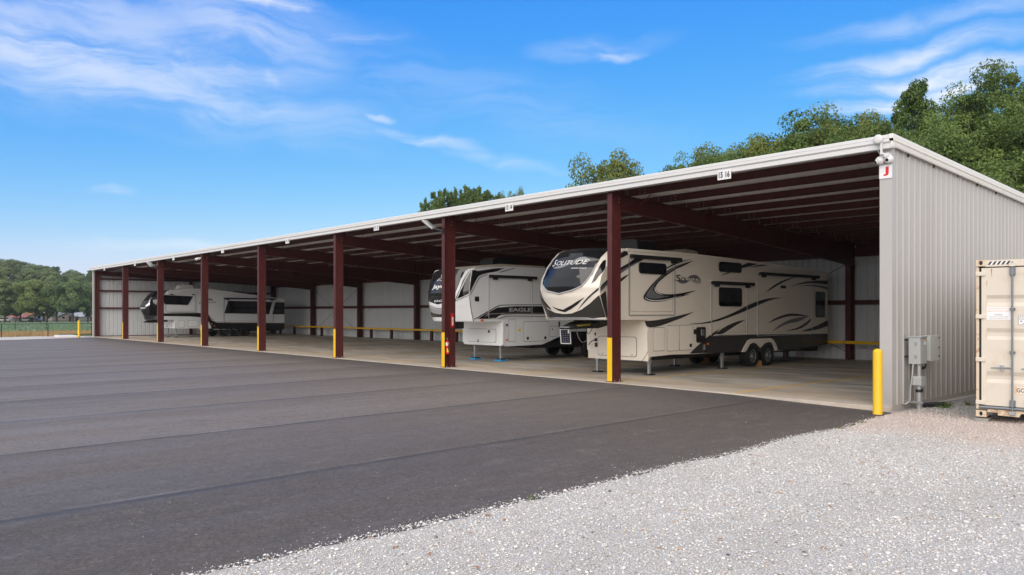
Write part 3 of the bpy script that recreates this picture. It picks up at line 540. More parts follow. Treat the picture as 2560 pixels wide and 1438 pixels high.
# the land: one sheet to the horizon, with the hills
k = nodes_mat('meadow_ground'); g1 = k.noise(.05, 6, .6); g2 = k.noise(1.2, 5, .7)
base = k.mix(k.rng(g1, .35, .65), (0.050, 0.075, 0.028), (0.085, 0.105, 0.045)); base = k.mix(k.rng(g2, .5, .75, 0, .5), base, (0.14, 0.12, 0.06))
k.col(base); k.rough(.95); M['land'] = k.m
xs = [-3000, -2000, -1300, -900] + [-800 + 20 * i for i in range(36)] + [-80 + 8 * i for i in range(22)] + [110, 160, 260, 500, 1000, 2000, 3000]
ysl = [-3000, -1500, -700, -300, -120, -60, -30, -15] + [-5 + 6 * i for i in range(30)] + [200, 260, 340, 500, 900, 1600, 3000]
def land_in(x, y):
    z = land_z(x, y)
    return z - 0.35 if -70 < x < 42 and -62 < y < 26 else z
grid_sheet('ground', xs, ysl, land_in, M['land'])
# crop field on the far side of the fence
k = nodes_mat('crop_field'); g1 = k.noise(.16, 6, .6); g2 = k.noise(2.6, 6, .75, sc=(.7, 1.6, 1))
base = k.mix(k.rng(g1, .35, .65), (0.14, 0.215, 0.12), (0.21, 0.30, 0.185)); base = k.mix(k.rng(g2, .48, .75, 0, .75), base, (0.34, 0.43, 0.31)); base = k.mix(k.rng(g2, .5, .3, 0, .6), base, (0.08, 0.13, 0.06))
k.col(base); k.rough(.95); k.bump(g2, .8, .2); M['field'] = k.m
grid_sheet('field', [-312 + 6 * i for i in range(38)] + [-86, -83], [-60 + 6 * i for i in range(26)], lambda x, y: land_z(x, y) + .06, M['field'])
# dry verge of tan grass between gravel and field
k = nodes_mat('dry_verge'); g2 = k.noise(1.4, 6, .7); base = k.mix(k.rng(g2, .35, .65), (0.42, 0.29, 0.135), (0.56, 0.42, 0.22)); base = k.mix(k.rng(k.noise(.3, 4), .55, .7, 0, .7), base, (0.16, 0.20, 0.07))
k.col(base); k.rough(.95); M['verge'] = k.m
grid_sheet('dry_verge', [-85, -80, -75, -70, -66.2], [-60 + 4 * i for i in range(22)], lambda x, y: land_z(x, y) + .085, M['verge'])

# ------------------------------------------------------------------ the storage shed
BAY = 7.62
def roof_u(y): return 5.43 - 0.036 * y          # underside of the roof sheets
shed = thing('storage_shed', 'long open-fronted steel shed with white fascia and dark red columns', 'storage shed', (-30.5, 7.6, 0))
def rib_profile(width, depth=0.024, pitch=0.3048):
    """one R-panel across: (offset along width, height of the rib)"""
    pts = []
    n = int(round(width / pitch))
    for i in range(n):
        b = i * pitch
        pts += [(b + .000, 0), (b + .088, 0), (b + .096, .004), (b + .104, 0), (b + .140, 0), (b + .148, .004), (b + .156, 0), (b + .205, 0), (b + .228, depth), (b + .262, depth), (b + .285, 0)]
    pts.append((width, 0)); return pts
def sheet_wall(mb, w0, w1, prof, along, base, sign, z0, ztop, t=0.004):
    """a ribbed sheet standing up: outer face slot 0, inner face slot 1"""
    for face, off, mi in ((0, 0.0, 0), (1, -t, 1)):
        vs = []; fs = []
        for a, h in prof:
            for top in (0, 1):
                w = w0 + a; d = base + sign * (h + off)
                z = (ztop(w) if top else z0)
                vs.append((d, w, z) if along == 'y' else (w, d, z))
        for i in range(len(prof) - 1): fs.append((2 * i, 2 * i + 2, 2 * i + 3, 2 * i + 1))
        mb.add(vs, fs, mi)
PW = 0.9144
for xw, sign, nm in ((-0.034, 1, 'end_wall'), (-61.25, -1, 'end_wall')):
    mb = MB()
    b0 = xw - .02 if sign > 0 else xw - .02
    mb.box(b0, b0 + .04, 0.0, 15.3, -0.10, 0.02, 0)                                   # base angle
    if sign > 0:
        mb.prism([(-0.242, -0.035), (0.004, -0.035), (0.004, 0.10), (-.03, 0.10), (-.03, .0), (-.21, 0.0), (-.21, .1), (-.242, .1)], 'z', -0.14, 5.26, 0)   # corner trim, folded
        mb.box(-.006, .012, 0.10, 15.3, -0.13, -0.085, 1)
    else:
        mb.prism([(-61.31, -0.035), (-61.10, -0.035), (-61.10, 0.06), (-61.31, .06)], 'z', -0.06, 5.26, 0)
    wall = mb.build(nm, [M['wall_out'], M['rake']], shed)
    for i in range(17):
        w0 = 0.06 + i * PW; w = min(PW, 15.3 - w0)
        if w < .2: break
        p = MB(); pr = [q for q in rib_profile(PW, .024 if sign > 0 else .040) if q[0] <= w]
        sheet_wall(p, w0, w0 + w, pr, 'y', xw, sign, -0.10, lambda q: roof_u(q) + .03)
        p.build('wall_panel', [M['wall_out'], M['wall_in']], wall)
# back wall
mb = MB(); mb.box(-61.25, 0, 15.28, 15.32, -0.1, 0.04, 0); wall = mb.build('back_wall', M['wall_in'], shed)
p = MB(); sheet_wall(p, 0, PW, rib_profile(PW, .040), 'x', 15.26, 1, -0.10, lambda q: 4.90); pm = p.mesh('wall_panel', [M['wall_out'], M['wall_in']])
for i in range(67): place('wall_panel', pm, wall, (-61.25 + i * PW, 0, 0))
# roof sheets
mb = MB(); mb.box(-61.3, 0.0, 15.30, 15.40, 4.80, 4.93, 0); roof = mb.build('roof', M['white'], shed)
p = MB()
for face, off, mi in ((0, .003, 0), (1, 0, 1)):
    vs = []; fs = []
    pr = rib_profile(PW)
    for a, h in pr:
        for y in (-0.10, 15.38): vs.append((a, y, roof_u(y) + h + off))
    for i in range(len(pr) - 1): fs.append((2 * i, 2 * i + 2, 2 * i + 3, 2 * i + 1))
    p.add(vs, fs, mi)
pm = p.mesh('roof_panel', [M['white'], M['roof_in']])
for i in range(67): place('roof_panel', pm, roof, (-61.28 + i * PW, 0, 0))
# eave fascia with its folds, and the raked trim down the end wall
prof = [(-.03, 5.515), (-.150, 5.515), (-.162, 5.503), (-.162, 5.448), (-.150, 5.440), (-.150, 5.434), (-.172, 5.428), (-.172, 5.372), (-.138, 5.350), (-.128, 5.345), (-.128, 5.338), (-.150, 5.330), (-.150, 5.245), (-.140, 5.238), (-.03, 5.238), (-.03, 5.245), (-.135, 5.25), (-.135, 5.33), (-.03, 5.40)]
for i in range(10):
    mb = MB(); x0 = -61.36 + i * 6.142; mb.prism(prof, 'x', x0, x0 + 6.138 if i < 9 else 0.085, 0); mb.build('fascia', M['white'], shed)
def rake(x0, sgn):
    mb = MB()
    pr = [(0, .085), (.075, .085), (.085, .075), (.085, .02), (.075, .012), (.078, .005), (.095, 0), (.095, -.05), (.07, -.075), (.072, -.10), (.062, -.155), (.045, -.165), (.03, -.165), (.03, -.06), (0, -.05)]
    n = len(pr); vs = []
    for y in (-.172, 15.42):
        for a, b in pr: vs.append((x0 + sgn * a, y, roof_u(y) + b))
    mb.add(vs, [(i, (i + 1) % n, n + (i + 1) % n, n + i) for i in range(n)] + [tuple(range(n))], 0)
    mb.build('rake_trim', M['rake'], shed)
rake(0.002, 1); rake(-61.29, -1)
# front columns
def ibeam(mb, x0, x1, y0, y1, z0, z1, tf=.014, tw=.01, m=0):
    xc = (x0 + x1) / 2
    mb.box(x0, x1, y0, y0 + tf, z0, z1, m); mb.box(x0, x1, y1 - tf, y1, z0, z1, m); mb.box(xc - tw / 2, xc + tw / 2, y0 + tf, y1 - tf, z0, z1, m)
for i in range(1, 8):
    x = -BAY * i; mb = MB(); ztop = roof_u(.2) - .23
    if i == 2:
        ibeam(mb, x, x + .17, 0, .22, .016, ztop); mb.box(x + .03, x + .16, .22, .46, .016, ztop); mb.box(x + .17, x + .19, .42, .46, .016, ztop)
    else:
        mb.box(x, x + .17, 0, .37, .016, ztop)
        mb.box(x + .17, x + .174, .30, .37, .016, ztop)
    mb.prism([(-.06, ztop + .10), (-.06, ztop + .16), (.5, ztop + .16), (.5, ztop), (.02, ztop)], 'x', x + .02, x + .15)
    mb.box(x + .05, x + .12, .22, .40, ztop, ztop + .20)
    for q in (.30, .55):
        mb.obox((x + .175, .30, ztop - q * .4), (1, 0, 0), (0, 1, 0), (0, 0, 1), .008, .012, .012, 1)
    c = mb.build('column', [M['red'], M['galv']], shed)
    mb = MB(); mb.box(x - .04, x + .21, -.03, .42 if i != 2 else .50, .0005, .016); mb.build('base_plate', M['red'], c)
    for dy in (.08, .29):
        mb = MB(); mb.tube([(x + .192, dy, .016), (x + .192, dy, .055)], .012, 6); mb.build('anchor_bolt', M['galv'], c)
    mb = MB(); mb.box(x - .003, x + .172, -.004, -.0005, .02, 1.22); mb.build('yellow_guard_paint', M['yellow'], c)
for x in (-61.12, -0.22):
    mb = MB(); ibeam(mb, x, x + .15, .1, .4, 0, roof_u(.2) - .23); mb.build('column', M['red'], shed)
    mb = MB(); ibeam(mb, x, x + .15, 7.4, 7.65, 0, roof_u(7.5) - .23); mb.build('column', M['red'], shed)
# back columns
for i in range(9):
    x = -BAY * i - (0.25 if i == 0 else 0.12); mb = MB(); ibeam(mb, x, x + .2, 14.72, 15.12, 0, 4.62)
    mb.build('column', M['red'], shed)
# rafters with flange braces
for i in range(0, 9):
    x = -BAY * i + (.085 if 0 < i < 8 else (-.15 if i == 0 else .12)); mb = MB()
    yb = [(.30, roof_u(.3) - .22), (15.1, roof_u(15.1) - .22)]
    if 0 < i < 8: lo = [(15.1, 3.78), (13.7, 3.90), (6.2, 4.42), (.30, 4.77)]
    else: lo = [(15.1, 4.30), (.30, 4.85)]
    mb.prism([(a, b) for a, b in yb + lo], 'x', x - .005, x + .005)
    for (a, b), (c, d) in zip(lo, lo[1:]):
        mb.prism([(a, b), (c, d), (c, d + .016), (a, b + .016)], 'x', x - .09, x + .09)
    mb.prism([(.30, yb[0][1]), (15.1, yb[1][1]), (15.1, yb[1][1] - .014), (.30, yb[0][1] - .014)], 'x', x - .09, x + .09)
    if 0 < i < 8:
        for yk in (4.6, 9.4):
            zl = np.interp(yk, [.3, 6.2, 13.7], [4.77, 4.42, 3.9]); mb.box(x - .08, x + .08, yk, yk + .012, zl + .016, roof_u(yk) - .234)
    r = mb.build('rafter', M['red'], shed)
    if 0 < i < 8:
        for yk in (1.0, 3.9, 6.8, 9.7, 12.6):
            zl = np.interp(yk, [.3, 6.2, 13.7], [4.77, 4.42, 3.9])
            for sg in (-1, 1):
                mb = MB(); mb.tube([(x + sg * .02, yk + .05, zl + .06), (x + sg * .62, yk + .02, roof_u(yk) - .19)], .014, 5); mb.build('flange_brace', M['red'], r)
# purlins: one Z section per bay and row, with bright bolt heads at the laps
p = MB(); zt = 0.0
p.box(.0, BAY - .012, 0, .006, -.205, -.004); p.box(.0, BAY - .012, .006, .066, -.010, -.004); p.box(.0, BAY - .012, -.060, 0, -.205, -.199)
for bx in (.45, .62, BAY - .62, BAY - .45):
    for bz in (-.06, -.15): p.obox((bx, -.006, bz), (1, 0, 0), (0, 1, 0), (0, 0, 1), .011, .006, .011, 1)
pm = p.mesh('purlin', [M['red'], M['galv']])
for j in range(11):
    y = 0.86 + 1.42 * j
    for i in range(8): place('purlin', pm, shed, (-BAY * (i + 1) + .006, y, roof_u(y)))
# eave beam, girts and brace rods
for i in range(8):
    x0 = -BAY * (i + 1) + .11; x1 = -BAY * i - .15
    mb = MB(); mb.box(x0, x1, 15.02, 15.20, 4.18, 4.52); mb.box(x0, x1, 15.16, 15.22, 4.52, 4.80); mb.build('eave_beam', M['red'], shed)
    mb = MB(); mb.box(x0, x1, 15.06, 15.22, 2.23, 2.245); mb.box(x0, x1, 15.06, 15.07, 2.245, 2.40); mb.box(x0, x1, 15.06, 15.22, 2.40, 2.415); mb.build('girt', M['red'], shed)
for x0, x1 in ((-61.22, -61.06), (-.20, -.05)):
    for z in (2.20, 3.58):
        for y0, y1 in ((.42, 7.38), (7.68, 15.0)):
            mb = MB(); mb.box(x0, x1, y0, y1, z, z + .012); mb.box(x1 - .01 if x0 < -1 else x0, x1 if x0 < -1 else x0 + .01, y0, y1, z + .012, z + .11); mb.box(x0, x1, y0, y1, z + .11, z + .122); mb.build('girt', M['red'], shed)
    mb = MB(); mb.box(x0, x1, .42, 15, roof_u(8) - .62, roof_u(8) - .50); mb.build('girt', M['red'], shed)
    mb = MB(); mb.box(x0, x1, .42, 15.0, .0, .05); mb.build('base_angle', M['red'], shed)
for i in (1, 6):
    xa, xb = -BAY * (i + 1) + .1, -BAY * i - .14
    for z0, z1 in ((.3, 3.9), (3.9, .3)):
        mb = MB(); mb.tube([(xa, 14.95 if z0 < 1 else 14.93, z0), (xb, 14.95 if z0 < 1 else 14.93, z1)], .012, 5); mb.build('brace_rod', M['red'], shed)
for i in (1, 4):
    xa, xb = -BAY * (i + 1) + .1, -BAY * i - .05
    for y0, y1 in ((.6, 4.6), (4.6, .6)):
        mb = MB(); mb.tube([(xa, y0, roof_u(y0) - .30), (xb, y1, roof_u(y1) - .30)], .010, 5); mb.build('brace_rod', M['red'], shed)

# guard rail along the foot of the back wall
rail = thing('guard_rail', 'low yellow guard rail on dark red posts along the foot of the back wall', 'guard rail', (-30.5, 14.5, 0))
for i in range(8):
    x0 = -BAY * (i + 1) + .02; x1 = -BAY * i - .02
    mb = MB(); mb.box(x0, x1, 14.36, 14.44, .66, .78); mb.build('rail_beam', M['yellow'], rail, bevel=.008)
    for q in (.30, .66):
        xx = x0 + (x1 - x0) * q; mb = MB(); mb.box(xx - .09, xx + .09, 14.44, 14.60, 0.002, .74); mb.build('rail_post', M['red'], rail)
# ------------------------------------------------------------------ fifth-wheel campers
class Cap:
    """moulded front of a camper: the face bulges towards -y between two creases"""
    def __init__(s, xc, hw, ye, B, n): s.xc, s.hw, s.ye, s.B, s.n = xc, hw, ye, B, n
    def y(s, x, z):
        q = min(1, abs((x - s.xc) / s.hw)); zs, vs = zip(*s.ye); zb, vb = zip(*s.B)
        return float(np.interp(z, zs, vs)) - float(np.interp(z, zb, vb)) * (1 - q ** s.n)
    def build(s, parent, material, ztop_back, name='front_cap', top=None):
        z0, z1 = s.ye[0][0], s.ye[-1][0]; nx, nz = 48, 44; vs = []; fs = []
        rows = [('bot', z0)] + [('', z0 + (z1 - z0) * j / nz) for j in range(nz + 1)] + [('top', z1)]
        for kind, z in rows:
            for i in range(nx + 1):
                q = -1 + 2 * i / nx; q = math.copysign(1 - (1 - abs(q)) ** 1.25, q); x = s.xc + q * s.hw
                y = s.y(x, z); zz = z
                if kind == 'bot': y = s.ye[0][1] + .3
                if kind == 'top': y, zz = s.ye[-1][1] + .06, ztop_back
                vs.append((x, y, zz))
        for j in range(len(rows) - 1):
            for i in range(nx): a = j * (nx + 1) + i; fs.append((a, a + 1, a + nx + 2, a + nx + 1))
        mb = MB(); mb.add(vs, fs[:-nx], 0, True); mb.add(vs, fs[-nx:], 1 if top else 0, True); return mb.build(name, [material, top] if top else material, parent)
    def decal(s, mb, poly, off, m=0, step=.05):
        poly = [(min(max(p[0], s.xc - s.hw * .999), s.xc + s.hw * .999), min(max(p[1], s.ye[0][0]), s.ye[-1][0])) for p in poly]
        vs, fs = tess(poly, step)
        mb.add([s.on(p, off) for p in vs], fs, m, True)
    def on(s, p, off):
        x, z = p[0], p[1]; e = .01
        g = Vector(((s.y(x + e, z) - s.y(x - e, z)) / (2 * e), -1, (s.y(x, z + e) - s.y(x, z - e)) / (2 * e)))
        g = Vector((g.x, -1, g.z)); g.normalize()
        return (x + g.x * off, s.y(x, z) + g.y * off, z + g.z * off)
def flat_decals(xs, items, parent, name, cols, layer=.012):
    """vinyl shapes on a flat side at x = xs, each a part of its own"""
    for i, (c, poly) in enumerate(items):
        mb = MB(); lay = {'d': 0, 'k': .0012, 'g': .0024, 'G': .003, 'w': .0038}[c]
        vs, fs = tess(smooth_poly(poly)); x = xs + layer + lay + i * .00002
        mb.add([(x, p[0], p[1]) for p in vs], fs, 0); mb.build(name, cols[c], parent)
def body_shell(parent, side, x0, x1, mats, roof_edges, name='body'):
    """extruded side outline; edges listed in roof_edges take the roof material"""
    n = len(side); mb = MB()
    tri = tessellate_polygon([[Vector((p[0], p[1], 0)) for p in side]])
    mb.add([(x1, p[0], p[1]) for p in side], [tuple(t) for t in tri], 0)
    mb.add([(x0, p[0], p[1]) for p in side], [tuple(t) for t in tri], 0)
    for i in range(n):
        a, b = side[i], side[(i + 1) % n]
        mb.add([(x0, *a), (x1, *a), (x1, *b), (x0, *b)], [(0, 1, 2, 3)], 1 if i in roof_edges else 0)
    return mb.build(name, mats, parent)
def rrect(y0, y1, z0, z1, r, n=5, lean=(0, 0)):
    pts = []
    for cy, cz, a0 in ((y1 - r, z1 - r, 0), (y0 + r, z1 - r, 90), (y0 + r, z0 + r, 180), (y1 - r, z0 + r, 270)):
        for i in range(n + 1):
            a = math.radians(a0 + 90 * i / n); pts.append((cy + r * math.cos(a), cz + r * math.sin(a)))
    return pts
def rv_window(parent, xs, poly, frame, proud=.022):
    c = Vector((sum(p[0] for p in poly) / len(poly), sum(p[1] for p in poly) / len(poly)))
    mb = MB(); mb.prism(poly, 'x', xs + .002, xs + proud); w = mb.build('window', frame, parent)
    inn = [tuple(c + (Vector(p) - c) * (1 - .035 / max(.2, (Vector(p) - c).length))) for p in poly]
    mb = MB(); mb.prism(inn, 'x', xs + proud - .001, xs + proud + .004); mb.build('pane', M['glass'], w)
def awning(parent, xs, y0, y1, z, mat_roll, cover):
    mb = MB(); mb.tube([(xs + .085, y0, z), (xs + .085, y1, z)], .055, 10)
    mb.tube([(xs + .085, y0 - .03, z), (xs + .085, y0, z)], .068, 10); mb.tube([(xs + .085, y1, z), (xs + .085, y1 + .03, z)], .068, 10)
    a = mb.build('awning', mat_roll, parent)
    mb = MB(); mb.box(xs + .005, xs + .12, y0 - .02, y1 + .02, z + .06, z + .085); mb.build('awning_cover', cover, a)
    for yy in (y0 + .28, y1 - .28):
        mb = MB(); mb.box(xs + .012, xs + .10, yy - .10, yy + .10, z - .125, z - .045); mb.build('bracket', M['black'], a)
def slide(parent, xs, y0, y1, z0, z1, m, trim, w=.05):
    mb = MB(); mb.box(xs, xs + .006, y0, y1, z0, z1); s = mb.build('slide_out', m, parent)
    mb = MB()
    for a, b, c, d in ((y0 - .012, y0 + .004, z0, z1), (y1 - .004, y1 + .012, z0, z1), (y0, y1, z0 - .012, z0 + .004)): mb.box(xs, xs + .026, a, b, c, d)
    for a, b, c, d in ((y0 + .05, y0 + .058, z0 + .1, z1), (y1 - .1, y1 - .092, z0 + .1, z1), (y0 + .05, y1 - .05, z0 + .1, z0 + .108)): mb.box(xs, xs + .0095, a, b, c, d)
    mb.build('slide_trim', trim, s)
def hatch(parent, xs, y0, y1, z0, z1, m, line, latches=(), r=.05, name='storage_door'):
    mb = MB(); mb.prism(rrect(y0, y1, z0, z1, r), 'x', xs, xs + .006); f = mb.build(name, line, parent)
    mb = MB(); mb.prism(rrect(y0 + .014, y1 - .014, z0 + .014, z1 - .014, r), 'x', xs, xs + .014); mb.build('door_skin', m, f)
    for (a, b) in latches:
        mb = MB(); mb.prism(rrect(a - .055, a + .055, b - .055, b + .055, .03), 'x', xs + .01, xs + .026); mb.build('latch', M['black'], f)
def wheel(parent, x, y, r, w, rimmat, sgn=1):
    mb = MB(); h = w / 2
    prof = [(r * .60, -h * .8), (r * .72, -h * .98), (r * .90, -h), (r * .975, -h * .82), (r, -h * .55), (r, h * .55), (r * .975, h * .82), (r * .90, h), (r * .72, h * .98), (r * .60, h * .8)]
    mb.lathe(prof, (x, y, r), 'x', 36, 0)
    for kx in (-.55, -.2, .2, .55):
        mb.lathe([(r * 1.0, (kx - .03) * w * .9), (r * 1.006, kx * w * .9), (r * 1.0, (kx + .03) * w * .9)], (x, y, r), 'x', 36, 0)
    t = mb.build('wheel', M['rubber'], parent)
    mb = MB(); rr_ = r * .61
    mb.lathe([(rr_, -h * .8), (rr_ * .93, -h * .3), (rr_ * .93, h * sgn * .45), (rr_, h * sgn * .86)], (x, y, r), 'x', 30, 0)
    mb.lathe([(rr_ * 1.0, sgn * h * .86), (rr_ * .95, sgn * h * .9), (rr_ * .90, sgn * h * .82)], (x, y, r), 'x', 30, 0)
    for k in range(8):
        a = k * math.pi / 4 + .2; d = Vector((0, math.cos(a), math.sin(a)))
        mb.obox(Vector((x + sgn * h * .62, y, r)) + d * rr_ * .56, (1, 0, 0), d, Vector((1, 0, 0)).cross(d), .014, rr_ * .38, rr_ * .085)
    mb.lathe([(0, sgn * h * .9), (rr_ * .2, sgn * h * .88), (rr_ * .26, sgn * h * .6)], (x, y, r), 'x', 12, 0)
    mb.build('rim', rimmat, t)
    mb = MB(); mb.lathe([(0, 0), (rr_ * .92, 0), (rr_ * .92, .02)], (x + sgn * h * .2, y, r), 'x', 20, 0); mb.build('brake_drum', M['black'], t)
def jack(parent, x, y, ztop, foot, leg=M['galv'], pad=M['black']):
    mb = MB(); mb.box(x - .05, x + .05, y - .05, y + .05, ztop - .26, ztop); mb.box(x - .036, x + .036, y - .036, y + .036, foot + .03, ztop - .26); j = mb.build('landing_jack', leg, parent)
    mb = MB(); mb.prism([(x - .16, foot + .002), (x + .16, foot + .002), (x + .13, foot + .035), (x - .13, foot + .035)], 'y', y - .12, y + .12); mb.build('foot_pad', pad, j)
def small(parent, name, m, *b):
    mb = MB(); mb.box(*b); return mb.build(name, m, parent, bevel=.004)
def cable(parent, name, m, pts, r):
    dense = []
    P = [Vector(p) for p in pts]; P = [P[0] * 2 - P[1]] + P + [P[-1] * 2 - P[-2]]
    for i in range(1, len(P) - 2):
        for j in range(6):
            t = j / 6; a, b, c, d = P[i - 1:i + 3]
            dense.append(.5 * ((2 * b) + (c - a) * t + (2 * a - 5 * b + 4 * c - d) * t * t + (3 * b - a - 3 * c + d) * t ** 3))
    dense.append(P[-2]); mb = MB(); mb.tube(dense, r, 6); return mb.build(name, m, parent)

# ---- the cream camper behind the nearest column
S = -8.1; XL = -10.54; GRP = 'fifth-wheel campers parked in the shed'
sol = thing('fifth_wheel_camper', 'cream fifth-wheel camper with black swooshes, nose behind the nearest column', 'camper trailer', (-9.32, 6.8, 0), GRP)
COLS = dict(k=M['sol_k'], d=M['sol_d'], g=M['sol_g'], G=M['sol_G'], w=M['sol_w'])
sc_ = CAPS['sol']; cap = Cap(**sc_)
crease = [(y, z) for z, y in sc_['ye']]
side = crease + [(4.53, 3.80), (6.55, 3.76), (8.94, 3.70), (10.34, 3.65), (13.95, 3.545), (13.95, .64), (10.0, .50), (7.0, .56), (4.6, .58), (3.6, .60), (2.52, .57), (2.42, .44), (2.42, .70), (2.40, 1.64), (2.32, 1.70)]
nC = len(crease)
body_shell(sol, side, XL, S, [M['cream_side'], M['roof_rv']], set(range(nC - 1, nC + 4)))
cap.build(sol, M['cream'], 3.80, top=M['glass'])
mb = MB()   # roof edge rail
pr = [(1.40, 3.80), (4.53, 3.81), (6.55, 3.77), (8.94, 3.71), (10.34, 3.66), (13.95, 3.555)]
for (a, b), (c, d) in zip(pr, pr[1:]): mb.prism([(a, b), (c, d), (c, d - .075), (a, b - .075)], 'x', S - .01, S + .028)
mb.build('roof_rail', M['cream'], sol)
gl = MB(); kk = MB(); dd = MB(); gg = MB(); ww = MB()
for c, poly in DATA['sol_cap']:
    if c == 'glass' and len(poly) > 12: poly = [(x, 3.789 if z > 3.60 else z) for x, z in poly]
    tgt, off = {'glass': (gl, .012), 'k': (kk, .007), 'd': (dd, .005), 'g': (gg, .009), 'w': (ww, .016)}[c]
    cap.decal(tgt, poly, off)
cap.decal(kk, [(-10.535, 2.78), (-10.30, 3.08), (-10.16, 3.40), (-9.90, 3.785), (-10.535, 3.785)], .008)
gl.build('windshield', M['glass'], sol)
for nm, t, mt in (('cap_graphics', kk, 'sol_k'), ('cap_chin', dd, 'sol_d'), ('cap_graphics', gg, 'sol_g'), ('cap_light_strip', ww, 'chrome')): t.build(nm, M[mt], sol)
gg = MB()
for c, poly in DATA['sol_cap_swirl']: cap.decal(gg, smooth_poly(poly), .014, step=.08)
gg.build('emblem', mat('swirl_vinyl', (0.20, 0.21, 0.22), .3), sol)
# raised moulding round the windshield
wp = DATA['sol_cap'][0][1]; mb = MB()
loop = [cap.on((min(max(p[0], cap.xc - cap.hw * .985), cap.xc + cap.hw * .985), p[1]), .018) for p in wp[6:18]]
mb.tube(loop, .022, 6); mb.build('windshield_moulding', M['sol_G'], sol)
tx = MB(); f = lambda p: cap.on((p.x, p.y), .019)
put_text(tx, 'S', (-9.76, 3.262), (-9.61, 3.285), (-9.76, 3.455), f, bold=.005, shear=.25)
put_text(tx, 'OLITUDE', (-9.590, 3.292), (-8.52, 3.296), (-9.590, 3.425), f, bold=.0, shear=.25)
put_text(tx, 'GRAND DESIGN', (-8.93, 3.168), (-8.50, 3.158), (-8.93, 3.205), f, bold=.0)
tx.build('lettering', mat('pale_vinyl', (.74, .73, .71), .3), sol)
flat_decals(S, DATA['sol_side'], sol, 'swoosh', COLS)
flat_decals(S, DATA['sol_skirt'], sol, 'skirt', COLS, .009)
tx = MB(); f = lambda p: (S + .019, p.x, p.y)
put_text(tx, 'S', (3.80, 2.895), (4.04, 2.90), (3.80, 3.10), f, bold=.01); put_text(tx, 'OLITUDE', (4.07, 2.905), (5.13, 2.912), (4.07, 3.035), f, bold=.008)
tx.build('lettering', M['sol_k'], sol)
for q in ((1.95, 3.28, 3.08, 3.42), (6.17, 7.55, 3.28, 3.62), (6.17, 7.57, 2.12, 2.76), (12.90, 13.66, 1.72, 2.73)): rv_window(sol, S + .016, rrect(*q, .10), M['black'])
awning(sol, S, 1.55, 3.92, 3.57, M['black'], M['cream']); awning(sol, S, 5.74, 8.20, 2.90, M['black'], M['cream_side']); awning(sol, S, 8.70, 12.98, 3.30, M['black'], M['cream_side'])
slide(sol, S, 1.51, 3.73, 1.84, 3.48, M['cream_side'], M['sol_g']); slide(sol, S, 5.75, 7.93, 1.14, 2.84, M['cream_side'], M['galv']); slide(sol, S, 8.63, 12.62, 1.08, 3.22, M['cream_side'], M['sol_G'])
hatch(sol, S, 2.66, 3.22, .73, 1.46, M['cream'], M['sol_g']); hatch(sol, S, 3.36, 3.98, .71, 1.52, M['cream'], M['sol_g']); hatch(sol, S, 3.99, 4.72, .71, 1.52, M['cream'], M['sol_g'], [(4.58, .86)])
mb = MB(); mb.prism(rrect(4.90, 5.40, .94, 1.44, .07), 'x', S, S + .03); op = mb.build('outlet_panel', M['black'], sol); small(op, 'socket', M['chrome'], S + .03, S + .05, 5.13, 5.30, 1.16, 1.38)
small(sol, 'vent_cap', M['black'], S, S + .05, 10.24, 10.56, 2.81, 2.91); small(sol, 'vent_cap', M['black'], S, S + .03, 4.76, 4.86, 1.22, 1.37)
small(sol, 'marker_light', M['orange'], S, S + .035, 5.50, 5.59, .85, .91); small(sol, 'bayonet_socket', M['chrome'], S + .01, S + .04, 5.30, 5.38, .69, .86); small(sol, 'marker_light', M['orange'], cap.xc - cap.hw - .0, cap.xc - cap.hw + .05, 1.32, 1.40, 3.77, 3.82)
# lower nose: moulded panel facing the opening, with chamfered corners
nose = [(-8.12, 1.66), (-8.08, .74), (-8.30, .45), (-10.18, .44), (-10.53, .72), (-10.56, 1.66)]
mb = MB(); mb.prism(nose, 'y', 2.36, 2.42); nz_ = mb.build('lower_nose', M['cream'], sol, bevel=.02)
mb = MB(); mb.prism(rrect(-10.06, -8.48, .55, 1.17, .10), 'y', 2.350, 2.362); fr_ = mb.build('nose_door', M['sol_g'], sol)
mb = MB(); mb.prism(rrect(-10.045, -8.495, .565, 1.155, .10), 'y', 2.342, 2.36); mb.build('door_skin', M['cream'], fr_)
for q in (-9.85, -8.66): small(fr_, 'latch', M['galv'], q - .03, q + .03, 2.325, 2.345, .60, .63)
small(sol, 'socket', M['black'], -10.20, -10.15, 2.34, 2.362, 1.18, 1.27); small(sol, 'socket', M['black'], -10.19, -10.10, 2.33, 2.362, .99, 1.09); small(sol, 'socket', M['sol_d'], -10.19, -10.08, 2.345, 2.362, .81, .95)
cable(sol, 'power_cable', M['black'], [(-10.15, 2.32, 1.05), (-10.22, 2.2, .98), (-10.34, 2.22, .88), (-10.42, 2.33, .90)], .012)
